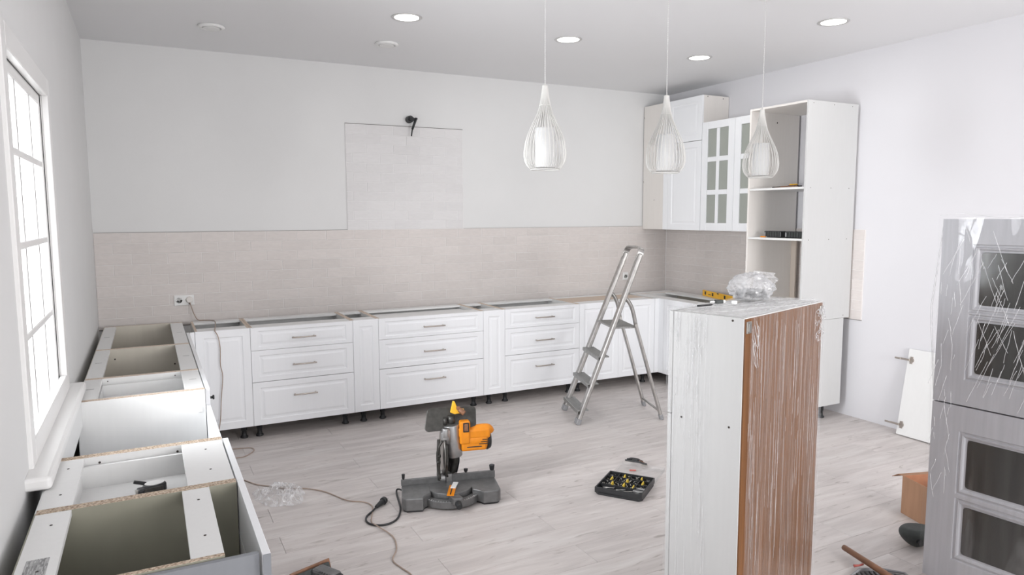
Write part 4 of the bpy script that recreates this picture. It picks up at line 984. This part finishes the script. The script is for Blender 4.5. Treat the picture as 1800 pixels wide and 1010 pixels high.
MB().cyl(a, b, .0135, .0155, n=16, bevel=.004).build('handle', 'wood', c)
MB().tube([(3.166, -3.945, .03), (3.148, -3.936, .024), (3.128, -3.925, .022)], [.005, .004, .007], 8).build('hang_loop', 'red_rubber', c)
MB().box(3.06, 3.18, -4.26, -4.20, .022, .062, .006).build('head', 'saw_dark', c)
settle(c, (3.16, -4.0, .02))
# jigsaw lying on its side
c = thing('jigsaw', 'grey-green power jigsaw lying on its side with brown base plate up', 'power tool', (.952, -2.868, 0), math.radians(-40)); c.scale = (.76, .76, .76)
a, b = Vector((-.085, -.060, .006)), Vector((.020, .070, .060)); 
mb = MB().obox((-.050, .0, .040), Vector((.50, .866, 0)), Vector((.866, -.5, .5)), Vector((-.35, .2, 1)), .26, .010, .075, .002); mb.build('base_plate', 'wood', c)
mb = MB().obox((-.028, -.012, .044), Vector((.50, .866, 0)), Vector((.866, -.5, .5)), Vector((-.35, .2, 1)), .22, .016, .055, .004); mb.build('plate_backing', 'dark_rubber', c)
mb = MB().obox((.06, -.02, .042), Vector((.94, -.34, 0)), Vector((.34, .94, 0)), (0, 0, 1), .17, .085, .075, .016, 2); mb.build('body', 'saw_grey', c)
MB().obox((.138, -.048, .040), Vector((.94, -.34, 0)), Vector((.34, .94, 0)), (0, 0, 1), .05, .078, .066, .018, 3).build('motor_cap', 'black_plastic', c)
mb = MB()
for k in range(5): mb.obox((.035 + .018 * k, -.055 - .0066 * k, .0805), Vector((.94, -.34, 0)), Vector((.34, .94, 0)), (0, 0, 1), .008, .012, .003)
mb.build('vent_slots', 'black_plastic', c)
MB().cyl((.0, .02, .052), (-.01, .035, .066), .010, n=10).build('adjusting_knob', 'black_plastic', c)
MB().obox((.075, -.085, .030), Vector((.94, -.34, 0)), Vector((.34, .94, 0)), (0, 0, 1), .16, .03, .045, .010, 2).build('grip', 'dark_rubber', c)

# ================================================================ CORDS, SOCKETS, FILM ON THE FLOOR
c = thing('extension_cord', 'thin brown cord running from the left wall socket across the floor', 'cord')
p1 = [(.613, -.035, .962), (.622, -.050, .92), (.640, -.075, .86), (.662, -.113, .826), (.705, -.135, .824), (.742, -.164, .824), (.768, -.235, .825), (.756, -.45, .826), (.735, -.66, .828), (.733, -.700, .818), (.750, -.706, .78), (.760, -.706, .70), (.757, -.706, .58), (.768, -.706, .496), (.752, -.706, .34), (.740, -.706, .184), (.715, -.72, .07), (.70, -.735, .012), (.72, -.78, .004), (.786, -.817, .004), (.87, -.835, .004), (.923, -.862, .004), (.925, -.93, .004), (.855, -1.022, .004), (.774, -1.03, .004), (.66, -1.15, .004), (.64, -1.30, .004), (.70, -1.40, .004), (.783, -1.443, .004), (.86, -1.58, .004), (.923, -1.64, .004), (1.00, -1.72, .004), (1.085, -1.765, .004), (1.15, -1.82, .004), (1.207, -1.898, .004), (1.281, -2.067, .004), (1.361, -2.136, .004), (1.385, -2.20, .004), (1.371, -2.271, .004), (1.325, -2.404, .004), (1.331, -2.48, .012), (1.372, -2.619, .004), (1.348, -2.756, .004), (1.296, -2.856, .004), (1.310, -2.95, .004), (1.33, -3.05, .004), (1.32, -3.3, .004)]
MB().tube(spline(p1, 4), .0034, 6).build('cable', 'cord_tan', c)
MB().cyl((.613, -.0125, .974), (.613, -.040, .974), .026, .023, n=24, bevel=.004).build('round_plug', 'board_oak', c); MB().cyl((.613, -.034, .955), (.614, -.040, .938), .006, .004, n=8).build('strain_relief', 'cord', c)
settle(c, (.613, -.03, .82))
def socket(name, label, cx, cz, n, plugged=-1):
    c = thing(name, label, 'socket'); w = .070 * n
    MB().box(cx - w / 2, cx + w / 2, -.0165, -.0085, cz - .040, cz + .040, .003).build('frame_plate', 'white_plastic', c)
    for k in range(n):
        x = cx - w / 2 + .035 + .07 * k
        r = MB().lathe([(.0245, 0), (.0225, .004), (.021, 0), (.020, -.006)], 24); 
        o = MB(); bm2 = r.bm; o.merge(bm2, Matrix.Translation((x, -.0165, cz)) @ Matrix.Rotation(PI / 2, 4, 'X')); o.build('socket_well', 'white_plastic', c)
        if k != plugged: MB().cyl((x - .0095, -.0172, cz), (x - .0095, -.0155, cz), .0035, n=8).cyl((x + .0095, -.0172, cz), (x + .0095, -.0155, cz), .0035, n=8).box(x - .010, x + .010, -.0172, -.016, cz + .008, cz + .011).build('pin_holes', 'hole', c)
    settle(c, (cx, -.01, cz)); return c
socket('wall_socket', 'white double wall socket with a round plug, on tiles at the left', .576, .971, 2, 1)
socket('wall_socket', 'white single wall socket on the tiles behind the stepladder top', 4.745, .975, 1)
c = thing('hood_pipe_stub', 'black pipe stub and hanging tube at the top of the raised tile panel', 'pipe')
MB().cyl((2.412, .0, 2.437), (2.412, -.055, 2.437), .030, n=20, bevel=.003).cyl((2.412, -.055, 2.437), (2.420, -.085, 2.432), .022, .018, n=16).build('collar', 'black_plastic', c)
MB().cyl((2.445, -.05, 2.440), (2.462, -.075, 2.440), .009, n=10).cyl((2.458, -.07, 2.446), (2.422, -.065, 2.350), .0115, .010, n=12).cyl((2.422, -.065, 2.350), (2.414, -.06, 2.292), .006, n=10).build('hanging_tube', 'black_plastic', c)
settle(c, (2.412, -.02, 2.437))
c = thing('crumpled_film', 'crumpled clear plastic film on the floor beside the left row', 'plastic film', (.955, -1.80, 0), 0)
mb = MB(); nu, nv = 46, 40; g = []
for j in range(nv + 1):
    r = []
    for i in range(nu + 1):
        u, v = i / nu * 2 - 1, j / nv * 2 - 1; x, y = u * math.sqrt(1 - v * v / 2), v * math.sqrt(1 - u * u / 2)
        th = math.atan2(y, x); rad = 1 + .28 * noise.noise(Vector((math.cos(th) * 1.6, math.sin(th) * 1.6, 3.1)))
        px, py = x * rad * .145, y * rad * .175; rx = px * .8 + py * -.28; q = Vector((px * 17, py * 17, 0))
        z = .004 + .050 * max(0, 1 - (x * x + y * y) ** 1.5) * (.35 + .9 * abs(noise.noise(q)) + .5 * abs(noise.noise(q * 2.7)))
        r.append(mb.bm.verts.new((px + .35 * py * -1 * .2, py, z)))
    g.append(r)
for j in range(nv):
    for i in range(nu): mb.bm.faces.new((g[j][i], g[j][i + 1], g[j + 1][i + 1], g[j + 1][i]))
mb.build('film', 'floor_film', c, recalc=False)

# ================================================================ LAMPS ON THE CEILING
def downlight(x, y, label):
    c = thing('recessed_downlight', label, 'ceiling light', (x, y, H), 0, 'round recessed downlights')
    MB().lathe([(.095, 0), (.098, -.003), (.094, -.006), (.080, -.005), (.076, -.002)], 40).build('trim_ring', 'steel_white', c)
    MB().cyl((0, 0, -.004), (0, 0, -.0015), .077, n=40).build('diffuser', 'diffuser', c)
    l = bpy.data.lights.new('downlight_lamp', 'AREA'); l.shape = 'DISK'; l.size = .15; l.energy = 2.2; l.color = (1, .985, .96)
    o = bpy.data.objects.new('downlight_lamp', l); COL.objects.link(o); o.location = (0, 0, -.012); o.parent = c
M['steel_white'] = mat('satin_ring', (.62, .61, .60), .35, .3, var=.05)
for x, y, lb in ((1.870, -1.551, 'lit round recessed downlight furthest left on the ceiling'), (3.080, -1.533, 'lit round recessed downlight beside the cord of the left pendant'),
                 (4.325, -1.508, 'lit round recessed downlight nearest the back right corner'), (4.376, -2.701, 'lit round recessed downlight nearest the right edge of the photo')): downlight(x, y, lb)
for x, y, lb in ((.793, -.770, 'white round ceiling vent furthest left, close to the left wall'), (1.965, -.835, 'white round ceiling vent between the left vent and the downlights')):
    c = thing('ceiling_vent', lb, 'vent', (x, y, H), 0, 'white round ceiling vents')
    MB().lathe([(.082, 0), (.085, -.005), (.080, -.012), (.066, -.018), (.060, -.014), (.056, -.004)], 36).build('ring', 'white_plastic', c)
    MB().cyl((0, 0, -.0185), (0, 0, -.012), .053, n=36, bevel=.002).cyl((0, 0, -.012), (0, 0, -.001), .01, n=8).build('disc', 'white_plastic', c)
    MB().cyl((0, 0, -.003), (0, 0, -.001), .056, n=30).build('throat', 'hole', c)
# pendants
prof = [(.0125, .390), (.013, .378), (.019, .335), (.026, .300), (.037, .262), (.054, .225), (.076, .180), (.091, .140), (.0985, .100), (.101, .070), (.097, .044), (.088, .022), (.068, 0)]
pend = thing('pendant_lamp', 'left white wire pendant lamp, the largest in view, over the drawer cabinets', 'pendant lamp', (2.044, -2.987, 1.829), 0, 'teardrop wire pendant lamps')
mb = MB(); nw = 62
sp = spline([(r, 0, z) for r, z in prof], 2)
for k in range(nw):
    t = 2 * PI * k / nw; tw = .10 if k % 2 else -.10
    mb.tube([(p.x * math.cos(t + tw * (1 - p.z / .39)), p.x * math.sin(t + tw * (1 - p.z / .39)), p.z) for p in sp], .0012, 4)
for k in range(26):
    t = 2 * PI * (k + .5) / 26
    mb.tube([(p.x * .90 * math.cos(t), p.x * .90 * math.sin(t), p.z) for p in sp if p.z > .13], .0010, 4)
tag(mb.build('wire_cage', 'wire', pend), 'white wires forming a teardrop', kind='stuff')
def ring(r, z, rad, n=36): return [(r * math.cos(2 * PI * k / n), r * math.sin(2 * PI * k / n), z) for k in range(n + 1)]
MB().tube(ring(.068, .0, .0022), .0022, 6, cap=False).build('bottom_ring', 'wire', pend)
MB().tube(ring(.0265, .298, .0016), .0014, 6, cap=False).build('neck_ring', 'wire', pend)
MB().lathe([(.002, .396), (.010, .392), (.013, .380), (.013, .372)], 16).build('top_cap', 'wire', pend)
mb = MB().lathe([(.046, .195), (.047, .19), (.047, .012), (.045, .008), (.045, .19)], 30); mb.build('inner_shade', 'shade', pend)
MB().cyl((0, 0, .30), (0, 0, .14), .0016, n=6).cyl((0, 0, .17), (0, 0, .12), .016, n=12).build('lamp_holder', 'white_plastic', pend)
hc = H - 1.829
mb = MB()
for s in (0, PI): mb.tube([(.0017 * math.cos(z * 190 + s), .0017 * math.sin(z * 190 + s), .394 + (hc - .394) * z) for z in [j / 90 for j in range(91)]], .0013, 5)
M['cord_white'] = mat('pale_twisted_cord', (.66, .65, .64), .5, var=.2, scale=(5, 5, 300))
mb.build('twisted_cord', 'cord_white', pend)
MB().lathe([(.045, hc), (.045, hc - .018), (.030, hc - .026), (.004, hc - .028)], 28).build('ceiling_rose', 'white_plastic', pend)
for (x, y), lb in (((2.746, -3.018), 'middle white wire pendant lamp hanging before the corner wall cabinet'), ((3.555, -2.896), 'right white wire pendant lamp hanging before the tall open unit')):
    p2 = copy_tree(pend); p2.location = (x, y, 1.829); p2['label'] = lb
